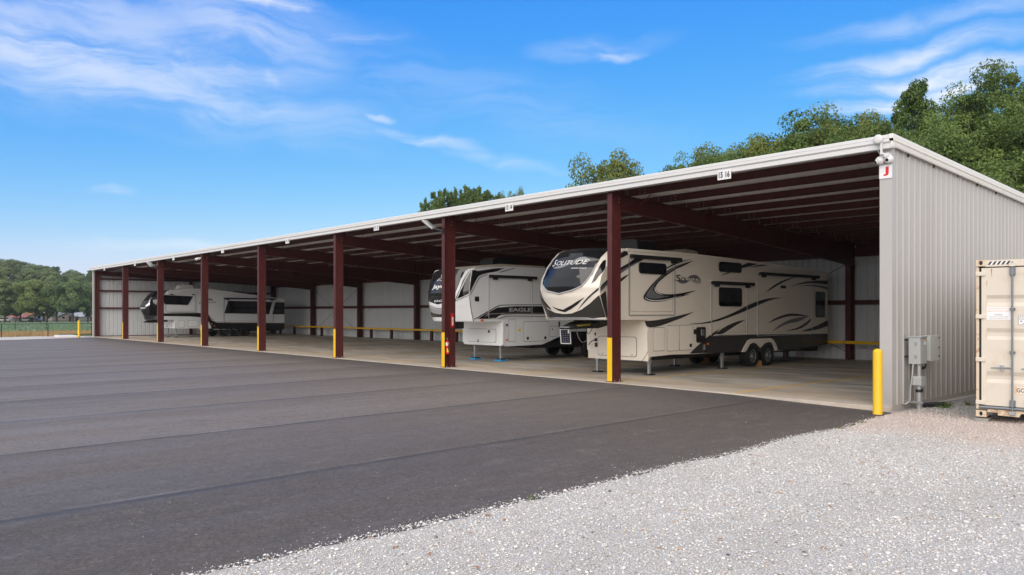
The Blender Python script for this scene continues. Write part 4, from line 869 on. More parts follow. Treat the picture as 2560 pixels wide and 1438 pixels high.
# hitch
mb = MB(); mb.prism([(.10, 1.47), (.55, 1.62), (.95, 1.70), (1.9, 1.70), (1.9, 1.56), (1.25, 1.44), (.55, 1.44), (.14, 1.42)], 'x', -9.58, -9.06); mb.box(-9.85, -8.78, 1.0, 1.9, 1.58, 1.70); hb = mb.build('pin_box', M['black'], sol, bevel=.015)
mb = MB(); mb.tube([(-9.32, .24, 1.42), (-9.32, .24, 1.30)], .04, 10); mb.box(-9.50, -9.14, .06, .30, 1.47, 1.50); mb.build('king_pin', M['chrome'], hb)
put = MB(); put_text(put, 'TURNINGPOINT', (.30, 1.50), (.90, 1.53), (.30, 1.55), lambda p: (-9.056, p.x, p.y), bold=.02); put.build('lettering', M['sticker_y'], hb)
cable(sol, 'hose', M['cable'], [(-9.75, 1.0, 1.58), (-9.95, 1.3, 1.2), (-10.15, 1.7, .98), (-10.4, 2.2, 1.02)], .014); cable(sol, 'hose', M['black'], [(-9.6, 1.3, 1.46), (-9.9, 1.7, 1.25), (-10.15, 2.1, 1.30), (-10.2, 2.3, 1.5)], .012)
mb = MB(); mb.box(-10.4, -8.5, 2.6, 13.9, .42, .56); mb.box(-9.95, -8.55, 13.4, 13.98, .36, .45); mb.build('chassis', M['black'], sol)
mb = MB(); mb.prism([(7.573, .548), (7.70, .70), (7.95, .93), (8.12, .985), (8.785, .985), (9.45, .985), (9.65, .93), (9.85, .75), (9.97, .55), (9.80, .53), (9.70, .70), (9.585, .81), (9.32, .855), (9.02, .80), (8.785, .66), (8.56, .79), (8.31, .86), (8.05, .80), (7.86, .61), (7.78, .55)], 'x', S - .02, S + .05); mb.build('fender', M['cream'], sol, bevel=.015)
for y in (8.31, 9.32):
    mb = MB(); mb.lathe([(.40, 0), (.40, .3)], (S - .29, y, .40), 'x', 24, 0); mb.build('wheel_well', M['black'], sol)
    wheel(sol, S - .09, y, .375, .24, M['chrome'], 1); wheel(sol, XL + .10, y, .375, .24, M['chrome'], -1)
jack(sol, -8.30, 2.72, .62, 0); jack(sol, -10.20, 2.50, .62, 0); jack(sol, -8.30, 6.70, .60, 0); jack(sol, -10.25, 6.70, .60, 0)
mb = MB(); mb.prism([(-9.9, 3.80), (-8.75, 3.80), (-8.80, 4.16), (-9.0, 4.22), (-9.7, 4.22), (-9.86, 4.16)], 'y', 2.75, 3.65); mb.build('air_conditioner', M['black'], sol, bevel=.04)
mb = MB(); mb.prism([(5.15, 3.78), (6.25, 3.76), (6.15, 3.98), (5.9, 4.03), (5.4, 4.04), (5.25, 3.99)], 'x', -9.7, -8.9); mb.build('air_conditioner', M['roof_rv'], sol, bevel=.04)
# things left with it
mb = MB(); mb.prism([(8.66, .002), (8.97, .002), (8.90, .20), (8.73, .20)], 'x', -8.30, -8.10); tag(mb.build('wheel_chock', M['wood'], None, .006, (-8.2, 8.8, 0)), 'raw wood wedge between the two near wheels of the cream camper', 'wheel chock', 'wooden wheel chocks')
mb = MB(); mb.prism([(8.62, .002), (9.02, .002), (8.93, .20), (8.71, .20)], 'x', -10.52, -10.30); tag(mb.build('wheel_chock', M['wood'], None, .006, (-10.4, 8.8, 0)), 'raw wood wedge between the far wheels, seen beneath the cream camper', 'wheel chock', 'wooden wheel chocks')
sp = thing('solar_panel', 'small white-framed solar panel hung below the cream camper hitch', 'solar panel', (-9.98, .95, .95))
C0 = Vector((-9.82, .62, 1.19)); ux = Vector((.88, .40, 0)).normalized(); uz = Vector((0.03, -.12, 1)).normalized(); uy = uz.cross(ux)
mb = MB()
for a, b, hx, hz in ((-.155, 0, .012, .225), (.155, 0, .012, .225), (0, .215, .155, .012), (0, -.215, .155, .012)): mb.obox(C0 + ux * a + uz * b, ux, uy, uz, hx, .016, hz)
mb.build('frame', M['white'], sp)
for i in range(4):
    for j in range(7):
        mb = MB(); mb.obox(C0 + ux * (-.108 + .072 * i) + uz * (-.174 + .058 * j) - uy * .007, ux, uy, uz, .032, .006, .026); mb.build('solar_cell', M['solar'], sp)
mb = MB(); mb.obox(C0 + uy * .0, ux, uy, uz, .15, .004, .21); mb.build('backing', M['sol_G'], sp)
mb = MB(); mb.tube([C0 + ux * .15 + uz * .2, (-9.58, .5, 1.45)], .012, 6); mb.tube([C0 + ux * .16 - uz * .02, (-9.60, .60, 1.42)], .010, 6); mb.tube([C0 - ux * .14 + uz * .2, (-9.58, .35, 1.46)], .010, 6); mb.build('hanger', M['white'], sp)

# ---- the white camper in the middle
S = -15.9; XL = -18.34
eag = thing('fifth_wheel_camper', 'white and grey fifth-wheel camper with a black side band, on blue jack pads', 'camper trailer', (-17.12, 7.5, 0), GRP)
ec = CAPS['eag']; cap = Cap(**ec); crease = [(y, z) for z, y in ec['ye']]; nC = len(crease)
side = crease + [(2.6, 3.63), (3.6, 3.70), (5.8, 3.72), (9, 3.68), (13.4, 3.55), (13.4, .95), (10.6, .80), (10.2, 1.08), (7.2, 1.12), (6.55, .92), (5.55, .62), (3.6, .60), (3.50, .64), (3.46, 1.50), (3.36, 1.57)]
body_shell(eag, side, XL, S, [M['rv_side'], M['roof_rv']], set(range(nC - 1, nC + 4)))
cap.build(eag, M['rv_white'], 3.60)
mb = MB(); mb.prism([(2.05, 3.54), (2.6, 3.62), (3.6, 3.69), (5.8, 3.71), (5.8, 3.80), (3.4, 3.79), (2.5, 3.70)], 'x', XL + .12, S - .12); mb.build('roof_crown', M['roof_rv'], eag, bevel=.04)
bins = {k_: MB() for k_ in ('glass', 'k', 'd', 'g')}
for c, poly in DATA['eag_cap']: cap.decal(bins[c], poly, {'glass': .010, 'k': .014, 'd': .006, 'g': .004}[c])
bins['glass'].build('windshield', M['glass'], eag); bins['k'].build('cap_graphics', M['sol_k'], eag); bins['d'].build('cap_chin', M['sol_d'], eag); bins['g'].build('cap_graphics', mat('grey_fade_vinyl', (.36, .36, .37), .3), eag)
tx = MB(); f = lambda p: cap.on((p.x, p.y), .016)
put_text(tx, 'Jayco', (-17.44, 2.76), (-16.50, 2.79), (-17.46, 2.96), f, bold=.03, shear=.2); put_text(tx, 'EAGLE', (-17.27, 2.305), (-16.50, 2.325), (-17.26, 2.385), f, bold=.01, shear=.25)
tx.build('lettering', M['sol_w'], eag)
# bird emblem above the name, as an outline
mb = MB(); bird = [(-17.22, 3.10), (-17.05, 3.14), (-16.95, 3.10), (-16.88, 3.20), (-16.72, 3.30), (-16.85, 3.32), (-16.98, 3.38), (-17.10, 3.32), (-17.02, 3.22), (-17.18, 3.16), (-17.22, 3.10)]
mb.tube([cap.on(p, .016) for p in bird], .012, 5); mb.build('emblem', M['sol_w'], eag)
flat_decals(S, DATA['eag_side'], eag, 'body_graphics', COLS)
tx = MB(); put_text(tx, 'EAGLE', (3.744, 1.945), (4.92, 1.953), (3.744, 2.09), lambda p: (S + .020, p.x, p.y), bold=.03); tx.build('lettering', M['sol_G'], eag)
rv_window(eag, S + .004, rrect(2.03, 2.22, 2.33, 2.51, .02), M['black'])
awning(eag, S, 2.72, 5.10, 3.29, M['black'], M['rv_side']); slide(eag, S, 2.70, 4.96, 1.70, 3.22, M['rv_side'], M['sol_G'])
hatch(eag, S, 4.52, 5.93, .755, 1.56, M['rv_side'], M['sol_g'], [(4.73, .89), (5.70, .89)]); hatch(eag, S, 3.72, 4.10, .78, 1.635, M['rv_side'], M['sol_g'])
hatch(eag, S, 5.98, 6.44, .93, 1.35, M['rv_side'], M['sol_g'], r=.01, name='utility_panel')
small(eag, 'warning_sticker', M['sticker_y'], S, S + .006, 4.215, 4.36, 1.16, 1.255); small(eag, 'vent_cap', M['black'], S, S + .02, 6.475, 6.55, 1.33, 1.54)
small(eag, 'marker_light', M['orange'], S, S + .03, 2.30, 2.44, 1.595, 1.65); small(eag, 'marker_light', M['orange'], S, S + .03, 3.57, 3.67, .825, .88); small(eag, 'latch', M['sol_d'], S, S + .02, 6.08, 6.13, 1.20, 1.26)
mb = MB(); mb.lathe([(.05, 0), (.05, .02), (.03, .03), (0, .03)], (S, 3.63, 1.43), 'x', 12); mb.build('water_inlet', M['sol_d'], eag)
mb = MB(); mb.prism([(-15.86, 1.56), (-15.86, .68), (-15.95, .63), (-18.22, .63), (-18.33, .74), (-18.33, 1.56)], 'y', 3.38, 3.46); mb.build('lower_nose', M['rv_white'], eag, bevel=.03)
mb = MB(); mb.prism(rrect(-17.92, -16.24, .74, 1.27, .07), 'y', 3.370, 3.382); fr_ = mb.build('nose_door', M['sol_g'], eag)
mb = MB(); mb.prism(rrect(-17.908, -16.252, .752, 1.258, .07), 'y', 3.362, 3.38); mb.build('door_skin', M['rv_white'], fr_); small(eag, 'socket', M['sol_d'], -16.70, -16.60, 3.345, 3.364, 1.12, 1.22); small(fr_, 'latch', M['black'], -17.34, -17.30, 3.345, 3.364, .74, .84)
mb = MB(); mb.prism([(1.70, 1.36), (1.75, 1.57), (2.34, 1.57), (2.34, 1.30), (1.8, 1.28)], 'x', -17.30, -16.94); mb.build('pin_box', M['black'], eag, bevel=.015)
mb = MB(); mb.box(-18.2, -16.05, 5.0, 13.3, .48, .70); mb.box(-18.25, -16.0, 7.3, 10.2, .70, 1.1); mb.build('chassis', M['black'], eag)
for y in (8.45, 9.38): wheel(eag, S - .13, y, .385, .24, M['black'], 1); wheel(eag, XL + .13, y, .385, .24, M['black'], -1)
PADS = [(-18.01, 3.78), (-16.42, 3.78)]
for (x, y), lb in zip(PADS, ('blue plastic leveling pad under the left front jack of the white camper', 'blue plastic leveling pad under the right front jack of the white camper')):
    jack(eag, x, y, .66, .06, M['galv'], M['black']); mb = MB(); mb.box(x - .20, x + .20, y - .18, y + .18, .002, .062); tag(mb.build('leveling_pad', M['blue'], None, .01, (x, y, 0)), lb, 'leveling pad', 'blue leveling pads')
mb = MB(); mb.prism([(3.75, 3.78), (5.2, 3.78), (5.2, 4.08), (5.05, 4.14), (4.0, 4.12), (3.8, 4.05)], 'x', -17.7, -16.9); mb.build('air_conditioner', M['black'], eag, bevel=.05)
mb = MB(); mb.prism([(6.9, 3.70), (7.7, 3.70), (7.6, 3.84), (7.0, 3.84)], 'x', -17.4, -16.7); mb.build('roof_vent', M['rv_white'], eag, bevel=.03)

# ---- the white camper with the black nose, far end
S = -54.4; XL = -56.84
brk = thing('fifth_wheel_camper', 'white fifth-wheel camper with glossy black nose at the far end', 'camper trailer', (-55.62, 7.4, 0), GRP)
bc = CAPS['brk']; cap = Cap(**bc); crease = [(y, z) for z, y in bc['ye']]; nC = len(crease)
side = crease + [(3.7, 3.62), (5.0, 3.74), (6.0, 3.76), (6.8, 3.74), (12.85, 3.04), (12.85, 2.80), (12.85, .56), (7.0, .56), (6.8, .66), (4.1, .69), (4.05, 1.33), (3.9, 1.36)]
body_shell(brk, side, XL, S, [M['rv_side'], M['roof_rv']], set(range(nC - 1, nC + 4)))
cap.build(brk, mat('black_gelcoat', (.014, .015, .018), .14, coat=.4), 3.60)
bins = {'glass': MB(), 'G': MB()}
for c, poly in DATA['brk_cap']: cap.decal(bins[c], poly, .010 if c == 'glass' else .014)
bins['glass'].build('windshield', M['glass'], brk); bins['G'].build('cap_light_strip', M['chrome'], brk)
flat_decals(S, [q for q in DATA['brk_side'] if min(p[0] for p in q[1]) > 0], brk, 'body_graphics', COLS)
tx = MB(); put_text(tx, 'BRINKLEY', (5.82, 2.60), (7.15, 2.66), (5.82, 2.715), lambda p: (S + .018, p.x, p.y), bold=.0); tx.build('lettering', M['sol_d'], brk)
for q in ([(2.95, 3.23), (5.33, 3.16), (4.95, 2.48), (3.25, 2.52)], [(8.07, 2.84), (11.78, 2.785), (11.49, 1.77), (7.78, 1.845)], [(12.036, 2.76), (12.85, 2.766), (12.85, 1.757), (11.781, 1.758)]): rv_window(brk, S + .014, q, M['black'])
awning(brk, S, 3.46, 5.63, 3.38, M['rv_side'], M['rv_side']); awning(brk, S, 7.76, 12.0, 3.02, M['black'], M['rv_side'])
slide(brk, S, 3.30, 5.54, 1.98, 3.30, M['rv_side'], M['sol_g']); slide(brk, S, 7.75, 11.9, 1.13, 2.92, M['rv_side'], M['sol_g'])
hatch(brk, S, 4.28, 4.70, .77, 1.30, M['rv_white'], M['sol_g']); hatch(brk, S, 4.95, 5.72, .80, 1.30, M['rv_white'], M['sol_g']); hatch(brk, S, 5.85, 6.5, .80, 1.30, M['rv_white'], M['sol_g'])
mb = MB(); mb.prism([(-54.42, 1.36), (-54.42, .70), (-56.80, .70), (-56.80, 1.36)], 'y', 3.98, 4.05); mb.build('lower_nose', M['rv_white'], brk, bevel=.03)
for q in (-55.1, -56.1):
    for z in (.84, 1.2): small(brk, 'grab_hole', M['black'], q - .035, q + .035, 3.97, 3.982, z - .05, z + .05)
small(brk, 'marker_light', M['orange'], S, S + .03, 6.95, 7.05, .82, .90); small(brk, 'bayonet_socket', M['chrome'], S + .01, S + .04, 6.68, 6.82, .96, 1.05)
mb = MB(); mb.lathe([(0, 0), (.17, 0), (.17, 1.3), (0, 1.3)], (-55.6, 6.2, .62), 'x', 16); mb.build('propane_tank', M['rv_white'], brk)
mb = MB(); mb.prism([(2.15, 1.20), (2.4, 1.33), (3.8, 1.34), (3.8, 1.2), (2.7, 1.12), (2.15, 1.14)], 'x', -55.8, -55.44); mb.build('pin_box', M['black'], brk, bevel=.015)
mb = MB(); mb.box(-56.7, -54.6, 6.8, 12.8, .40, .60); mb.build('chassis', M['black'], brk)
for y in (7.75, 8.62, 9.47): wheel(brk, S - .11, y, .40, .24, M['black'], 1); wheel(brk, XL + .12, y, .40, .24, M['black'], -1)
jack(brk, -54.75, 4.2, .72, 0); jack(brk, -56.5, 4.2, .72, 0)
mb = MB(); mb.prism([(4.55, 3.74), (5.72, 3.74), (5.60, 4.02), (5.40, 4.07), (4.80, 4.06), (4.62, 3.98)], 'x', -56.0, -55.2); mb.build('air_conditioner', M['rv_white'], brk, bevel=.05)
mb = MB(); mb.prism([(9.0, 3.5), (11.3, 3.24), (11.3, 3.36), (9.0, 3.62)], 'x', -56.0, -54.9); mb.build('solar_sheet', M['black'], brk)
# ------------------------------------------------------------------ signs, lamps and cameras on the shed
def number_sign(x, a, b, where):
    s = thing('number_sign', f'white bay plate numbered {a} and {b} on the fascia {where}', 'number sign', (x, -.17, 5.20), 'bay number plates along the fascia')
    for k, n in ((-1, a), (1, b)):
        x0 = x + (-.182 if k < 0 else .004)
        mb = MB(); mb.box(x0, x0 + .178, -.186, -.176, 5.085, 5.315); pl = mb.build('plate', M['sign_w'], s)
        mb = MB(); w = .112 if len(n) > 1 else .062
        put_text(mb, n, (x0 + .089 - w / 2, 5.125), (x0 + .089 + w / 2, 5.125), (x0 + .089 - w / 2, 5.275), lambda p: (p.x, -.1875, p.y), bold=.04); mb.build('numeral', M['sign_k'], pl)
    mb = MB(); mb.box(x - .12, x + .12, -.176, -.152, 5.25, 5.30); mb.build('bracket', M['galv'], s)
WHERE = ('before the far end wall', 'left of the black nose', 'over the black-nosed camper', 'right of the white camera', 'over the empty bays', 'left of the extinguisher column', 'over the white camper', 'nearest the letter sign')
for i, x in enumerate((-57.30, -49.75, -42.1, -34.45, -26.80, -19.20, -11.49, -3.80)):
    number_sign(x, str(2 * i + 1), str(2 * i + 2), WHERE[i])
js = thing('letter_sign', 'square white sign with a red letter J on the near corner', 'sign', (-.115, -.05, 4.79))
mb = MB(); mb.box(-.245, .01, -.052, -.046, 4.65, 4.93); mb.build('plate', M['sign_w'], js)
mb = MB(); put_text(mb, 'J', (-.165, 4.70), (-.055, 4.70), (-.165, 4.885), lambda p: (p.x, -.0535, p.y), bold=.05); mb.build('letter', M['sign_red'], js)
for q in (-.215, -.015):
    mb = MB(); mb.tube([(q, -.052, 4.79), (q, -.056, 4.79)], .006, 8); mb.build('screw', M['galv'], js)
cg = 'white dome cameras on the near corner'
for x, lb, look in ((-.205, 'white dome camera at the near corner, the one facing the open bays', (-.75, -.55, -.35)), (-.03, 'white dome camera at the near corner, the one facing the lot', (-.10, -.92, -.25))):
    c = thing('dome_camera', lb, 'security camera', (x, -.09, 5.02), cg); lk = Vector(look).normalized()
    mb = MB()
    prof = [(.088 * math.sin(a), .088 * math.cos(a)) for a in [math.pi * k / 12 for k in range(13)]]
    mb.lathe(prof, (x, -.10, 5.02), 'z', 20); mb.build('housing', M['white'], c)
    mb = MB(); mb.tube([Vector((x, -.10, 5.02)) + lk * .080, Vector((x, -.10, 5.02)) + lk * .093], .034, 16); mb.build('lens', M['camgrey'], c)
    mb = MB(); mb.tube([Vector((x, -.10, 5.02)) + lk * .074, Vector((x, -.10, 5.02)) + lk * .088], [.055, .046], 16); mb.build('lens_ring', M['sign_w'], c)
    mb = MB(); mb.tube([(x, -.036, 5.02), (x, -.07, 5.02)], .07, 16); mb.build('mount', M['white'], c)
an = thing('radio_antenna', 'white round dish antenna on a short arm at the near corner of the fascia', 'antenna', (-.19, -.20, 5.40))
mb = MB(); mb.lathe([(0, -.28), (.055, -.278), (.085, -.268), (.095, -.25), (.09, -.23), (.05, -.215), (0, -.213)], (-.19, 0, 5.43), 'y', 28); mb.build('dish', M['white'], an)
mb = MB(); mb.box(-.155, -.115, -.225, -.195, 5.12, 5.45); mb.tube([(-.135, -.21, 5.14), (-.06, -.16, 5.10), (-.02, -.05, 5.12)], .025, 8); mb.box(-.09, -.0, -.20, -.12, 5.06, 5.14); mb.build('arm', M['white'], an)
cable(an, 'antenna_cable', M['cable'], [(-.17, -.23, 5.33), (-.20, -.22, 5.2), (-.14, -.21, 5.10)], .006)
def floodlight(x, z, ytip, label, s=1.0):
    f = thing('floodlight', label, 'floodlight', (x, -.05, z), 'lamps at the column heads')
    mb = MB(); C = Vector((x - .32, -.30, z + .18)); ux = Vector((-.62, -.30, .52)).normalized(); uy = Vector((.35, -.90, 0)).normalized(); uz = ux.cross(uy)
    mb.obox(C, ux, uy, uz, .26 * s, .17 * s, .035); mb.build('housing', M['galv'], f, bevel=.01)
    mb = MB(); mb.obox(C - uz * .036 * (1 if uz.z > 0 else -1), ux, uy, uz, .23 * s, .14 * s, .004); mb.build('lens', M['lens'], f)
    mb = MB(); mb.tube([C - ux * .24 * s, (x - .02, -.06, z - .02), (x + .05, -.01, z - .04)], [.05, .04, .05], 8); mb.box(x + .01, x + .13, -.03, -.001, z - .14, z + .06); mb.build('bracket', M['black'], f)
floodlight(-BAY * 2 + .02, 4.80, 0, 'square floodlight angled from the head of the column with the fire extinguisher')
floodlight(-BAY * 6 + .02, 4.82, 0, 'pale square floodlight on the column in front of the black-nosed camper')
cm = thing('bullet_camera', 'small white camera at the head of the column beside the far white camper', 'security camera', (-BAY * 5 - .05, -.1, 4.93))
mb = MB(); mb.tube([(-BAY * 5 - .30, -.16, 4.95), (-BAY * 5 - .02, -.08, 4.99)], .075, 14); mb.build('housing', M['white'], cm)
mb = MB(); mb.tube([(-BAY * 5 - .02, -.08, 4.99), (-BAY * 5 + .05, -.0, 5.02)], .04, 8); mb.build('mount', M['white'], cm)
mb = MB(); mb.tube([(-BAY * 5 - .31, -.163, 4.949), (-BAY * 5 - .30, -.16, 4.95)], .06, 14); mb.build('lens', M['camgrey'], cm)

# fire extinguisher and its sign on the second column
x2 = -BAY * 2; fx, fy = x2 + .155, .135
fe = thing('fire_extinguisher', 'red fire extinguisher hung in the web of a column', 'fire extinguisher', (fx, fy, .45))
mb = MB(); mb.lathe([(0, .45), (.066, .452), (.073, .47), (.073, .86), (.062, .905), (.035, .935), (.022, .95), (0, .95)], (fx, fy, 0), 'z', 20); mb.build('cylinder', M['ext_red'], fe)
for (z0, z1, m_, nm) in ((.76, .87, 'sign_w', 'paper_label'), (.53, .66, 'sticker_y', 'inspection_tag')):
    mb = MB()
    vs = []; fs = []
    for k in range(9):
        a = math.radians(-110 + 110 * k / 8) if nm == 'paper_label' else math.radians(-55 + 60 * k / 8)
        vs += [(fx + .0745 * math.cos(a), fy + .0745 * math.sin(a), z0), (fx + .0745 * math.cos(a), fy + .0745 * math.sin(a), z1)]
    for k in range(8): fs.append((2 * k, 2 * k + 2, 2 * k + 3, 2 * k + 1))
    mb.add(vs, fs, 0); mb.build(nm, M[m_], fe)
mb = MB(); mb.tube([(fx, fy, .94), (fx, fy, 1.0)], .022, 10); mb.box(fx - .012, fx + .012, fy - .11, fy + .02, .985, 1.0); mb.box(fx - .012, fx + .012, fy - .09, fy + .02, 1.02, 1.035); mb.build('valve', M['chrome'], fe)
cable(fe, 'hose', M['black'], [(fx, fy - .02, .97), (fx + .07, fy - .05, .93), (fx + .085, fy - .03, .75), (fx + .08, fy - .02, .58)], .012)
fs_ = thing('fire_sign', 'narrow red and white strip sign above the fire extinguisher', 'sign', (x2 + .165, .34, 1.64))
mb = MB(); mb.box(x2 + .161, x2 + .166, .28, .39, 1.40, 1.88); mb.build('plate', M['ext_red'], fs_)
mb = MB(); mb.box(x2 + .166, x2 + .168, .325, .385, 1.47, 1.75); mb.build('white_panel', M['sign_w'], fs_)
mb = MB()
for i, ch in enumerate('FIRE'): put_text(mb, ch, (.34, 1.68 - i * .06), (.37, 1.68 - i * .06), (.34, 1.725 - i * .06), lambda p: (x2 + .1685, p.x, p.y), bold=.02)
mb.build('lettering', M['sign_red'], fs_)

# bollards
def bollard(x, y, z, label):
    b = thing('bollard', label, 'bollard', (x, y, z), 'yellow bollards at the shed corners')
    mb = MB(); r = .088
    mb.lathe([(r + .004, z - .05), (r + .004, z + .02), (r, z + .03), (r, z + 1.235), (r * .94, z + 1.262), (r * .74, z + 1.283), (r * .4, z + 1.297), (0, z + 1.302)], (x, y, 0), 'z', 28)
    mb.build('sleeve', M['yellow'], b)
    mb = MB(); mb.lathe([(r + .006, z + .0), (r + .03, z + .0), (r + .012, z + .014), (r + .002, z + .016)], (x, y, 0), 'z', 24); mb.build('collar', M['asphalt'], b)
bollard(-.005, -.70, asph_z(-.005, -.7), 'yellow bollard standing in front of the near corner of the shed')
bollard(-61.05, -1.05, -.02, 'small distant yellow bollard at the far corner of the shed')

# ------------------------------------------------------------------ electrical gear on the end wall
eq = thing('utility_post', 'galvanised conduit riser with clamps coming out of the gravel by the end wall', 'conduit', (.24, .72, -.1))
mb = MB(); mb.tube([(.24, .72, -.2), (.24, .72, .50)], .062, 16); mb.build('conduit', M['galv'], eq)
mb = MB(); mb.tube([(.24, .72, .50), (.24, .72, .86)], .048, 14); mb.build('riser', M['galv'], eq)
mb = MB(); mb.prism(rrect(.62, .86, .40, .60, .03), 'x', .12, .32); mb.build('junction_box', M['ebox'], eq, bevel=.012)
mb = MB(); mb.box(.0, .36, .60, .63, .065, .085); mb.box(.0, .36, .60, .63, .045, .06); mb.build('strut', M['galv'], eq)
mb = MB(); mb.tube([(.24, .72, .05), (.24, .72, .09)], .072, 14); mb.build('pipe_clamp', M['chrome'], eq)
mb = MB(); mb.tube([(.24, .72, .27), (.24, .72, .33)], .067, 14); mb.box(.29, .312, .68, .75, .27, .345); mb.build('padlock', M['black'], eq)
cable(eq, 'flexible_conduit', M['galv'], [(.16, .63, .86), (.15, .60, .6), (.12, .58, .3), (.12, .57, .12), (.06, .54, .03), (.0, .48, .02)], .020)
b1 = thing('disconnect_box', 'tall grey electrical disconnect box, left one on the end wall', 'electrical box', (.16, .80, 1.13))
mb = MB(); mb.box(.07, .30, .62, .98, .85, 1.405); mb.build('enclosure', M['ebox'], b1, bevel=.008)
mb = MB(); mb.box(.05, .33, .605, .995, 1.405, 1.425); mb.build('hood', M['ebox'], b1)
mb = MB(); mb.box(.301, .306, .64, .96, .87, 1.39); mb.build('cover', M['ebox'], b1)
for z in (1.25, .98):
    mb = MB(); mb.box(.20, .235, .600, .62, z, z + .06); mb.build('handle', M['galv'], b1)
small(b1, 'hazard_label', M['print_orange'], .306, .3085, .80, .91, 1.31, 1.35); small(b1, 'hazard_label', M['sign_w'], .306, .3085, .80, .91, 1.25, 1.305)
for z in (.98, 1.33):
    mb = MB(); mb.box(.0, .07, .60, .66, z, z + .04); mb.build('strut', M['black'], b1)
b2 = thing('control_box', 'pale grey square electrical box, right one on the end wall', 'electrical box', (.17, 1.42, 1.15))
mb = MB(); mb.box(.03, .27, 1.17, 1.67, .90, 1.42); mb.build('enclosure', M['ebox2'], b2, bevel=.008)
mb = MB(); mb.box(.272, .300, 1.16, 1.68, .89, 1.43); mb.build('door', M['ebox2'], b2, bevel=.006)
for z in (1.36, 1.15, .97): small(b2, 'latch', M['black'], .30, .312, 1.62, 1.66, z, z + .035)
cable(b2, 'flexible_conduit', M['sol_d'], [(.16, .90, .85), (.18, .98, .76), (.18, 1.1, .73), (.17, 1.26, .76), (.16, 1.32, .90)], .016)
small(b2, 'conduit_fitting', M['black'], .14, .22, .99, 1.06, .72, .79)
dr = thing('drain_pipe', 'black corrugated drain pipe lying at the foot of the end wall', 'drain pipe', (.25, 1.3, -.12))
mb = MB(); P_ = []
for i in range(25): P_.append(((.16 + .012 * i * .7, .95 + .035 * i, -.075 - .001 * i), .10 if i % 2 else .088))
mb.tube([p for p, r in P_], [r for p, r in P_], 14, smooth=True); mb.build('pipe', M['black'], dr)

# ------------------------------------------------------------------ shipping container
ang = math.radians(6.5); C0 = Vector((1.61, -.30, 0)); CU = Vector((math.cos(ang), math.sin(ang), 0)); CN = Vector((math.sin(ang), -math.cos(ang), 0)); UZ = Vector((0, 0, 1))
ctn = thing('shipping_container', 'cream steel shipping container beside the end wall, rust-stained corners', 'shipping container', tuple(C0))
def cb(mb, u0, u1, n0, n1, z0, z1, m=0):
    c = C0 + CU * ((u0 + u1) / 2) + CN * ((n0 + n1) / 2) + UZ * ((z0 + z1) / 2)
    mb.obox(c, CU, CN, UZ, (u1 - u0) / 2, (n1 - n0) / 2, (z1 - z0) / 2, m)
def cpt(u, n, z): return C0 + CU * u + CN * n + UZ * z
Wc = 2.438; ZB, ZT = -.005, 2.885
mb = MB(); cb(mb, .0, .045, -.10, -.012, .14, 2.74); cb(mb, Wc - .045, Wc, -.10, -.012, .14, 2.74); mb.build('corner_post', M['ctn_rust'], ctn, bevel=.004)
mb = MB(); cb(mb, .14, Wc - .14, -.12, -.008, 2.755, 2.875); mb.build('header', M['ctn'], ctn, bevel=.004)
mb = MB()
poly = [(.18, .145), (.18, .092), (.345, .092), (.345, .045), (.67, .035), (.70, .10), (1.74, .10), (1.77, .035), (2.09, .045), (2.09, .092), (2.26, .092), (2.26, .145)]
n_ = len(poly); vs = [cpt(u, -.012, z) for u, z in poly] + [cpt(u, -.14, z) for u, z in poly]
mb.add(vs, [(i, (i + 1) % n_, n_ + (i + 1) % n_, n_ + i) for i in range(n_)]); tri = tessellate_polygon([[Vector((u, z, 0)) for u, z in poly]]); mb.add(vs[:n_], [tuple(t) for t in tri])
mb.build('sill', M['ctn_rust'], ctn)
for u0 in (-.005, Wc - .165):
    for z0, nm in ((ZB, 'bottom'), (ZT - .118, 'top')):
        mb = MB(); cb(mb, u0, u0 + .17, -.178, 0, z0, z0 + .118); k_ = mb.build('corner_casting', M['ctn_rust'], ctn, bevel=.008)
        mb = MB(); c = cpt(u0 + .085, .001, z0 + .062)
        ring = [c + CU * (.028 * math.cos(a)) + UZ * (.04 * math.sin(a)) for a in [2 * math.pi * i / 16 for i in range(16)]]
        mb.add(ring, [tuple(range(16))]); mb.build('casting_hole', M['sol_k'], k_)
mb = MB(); cb(mb, .05, Wc - .05, -.10, -.058, .16, 2.745); mb.build('gasket', M['gasket'], ctn)
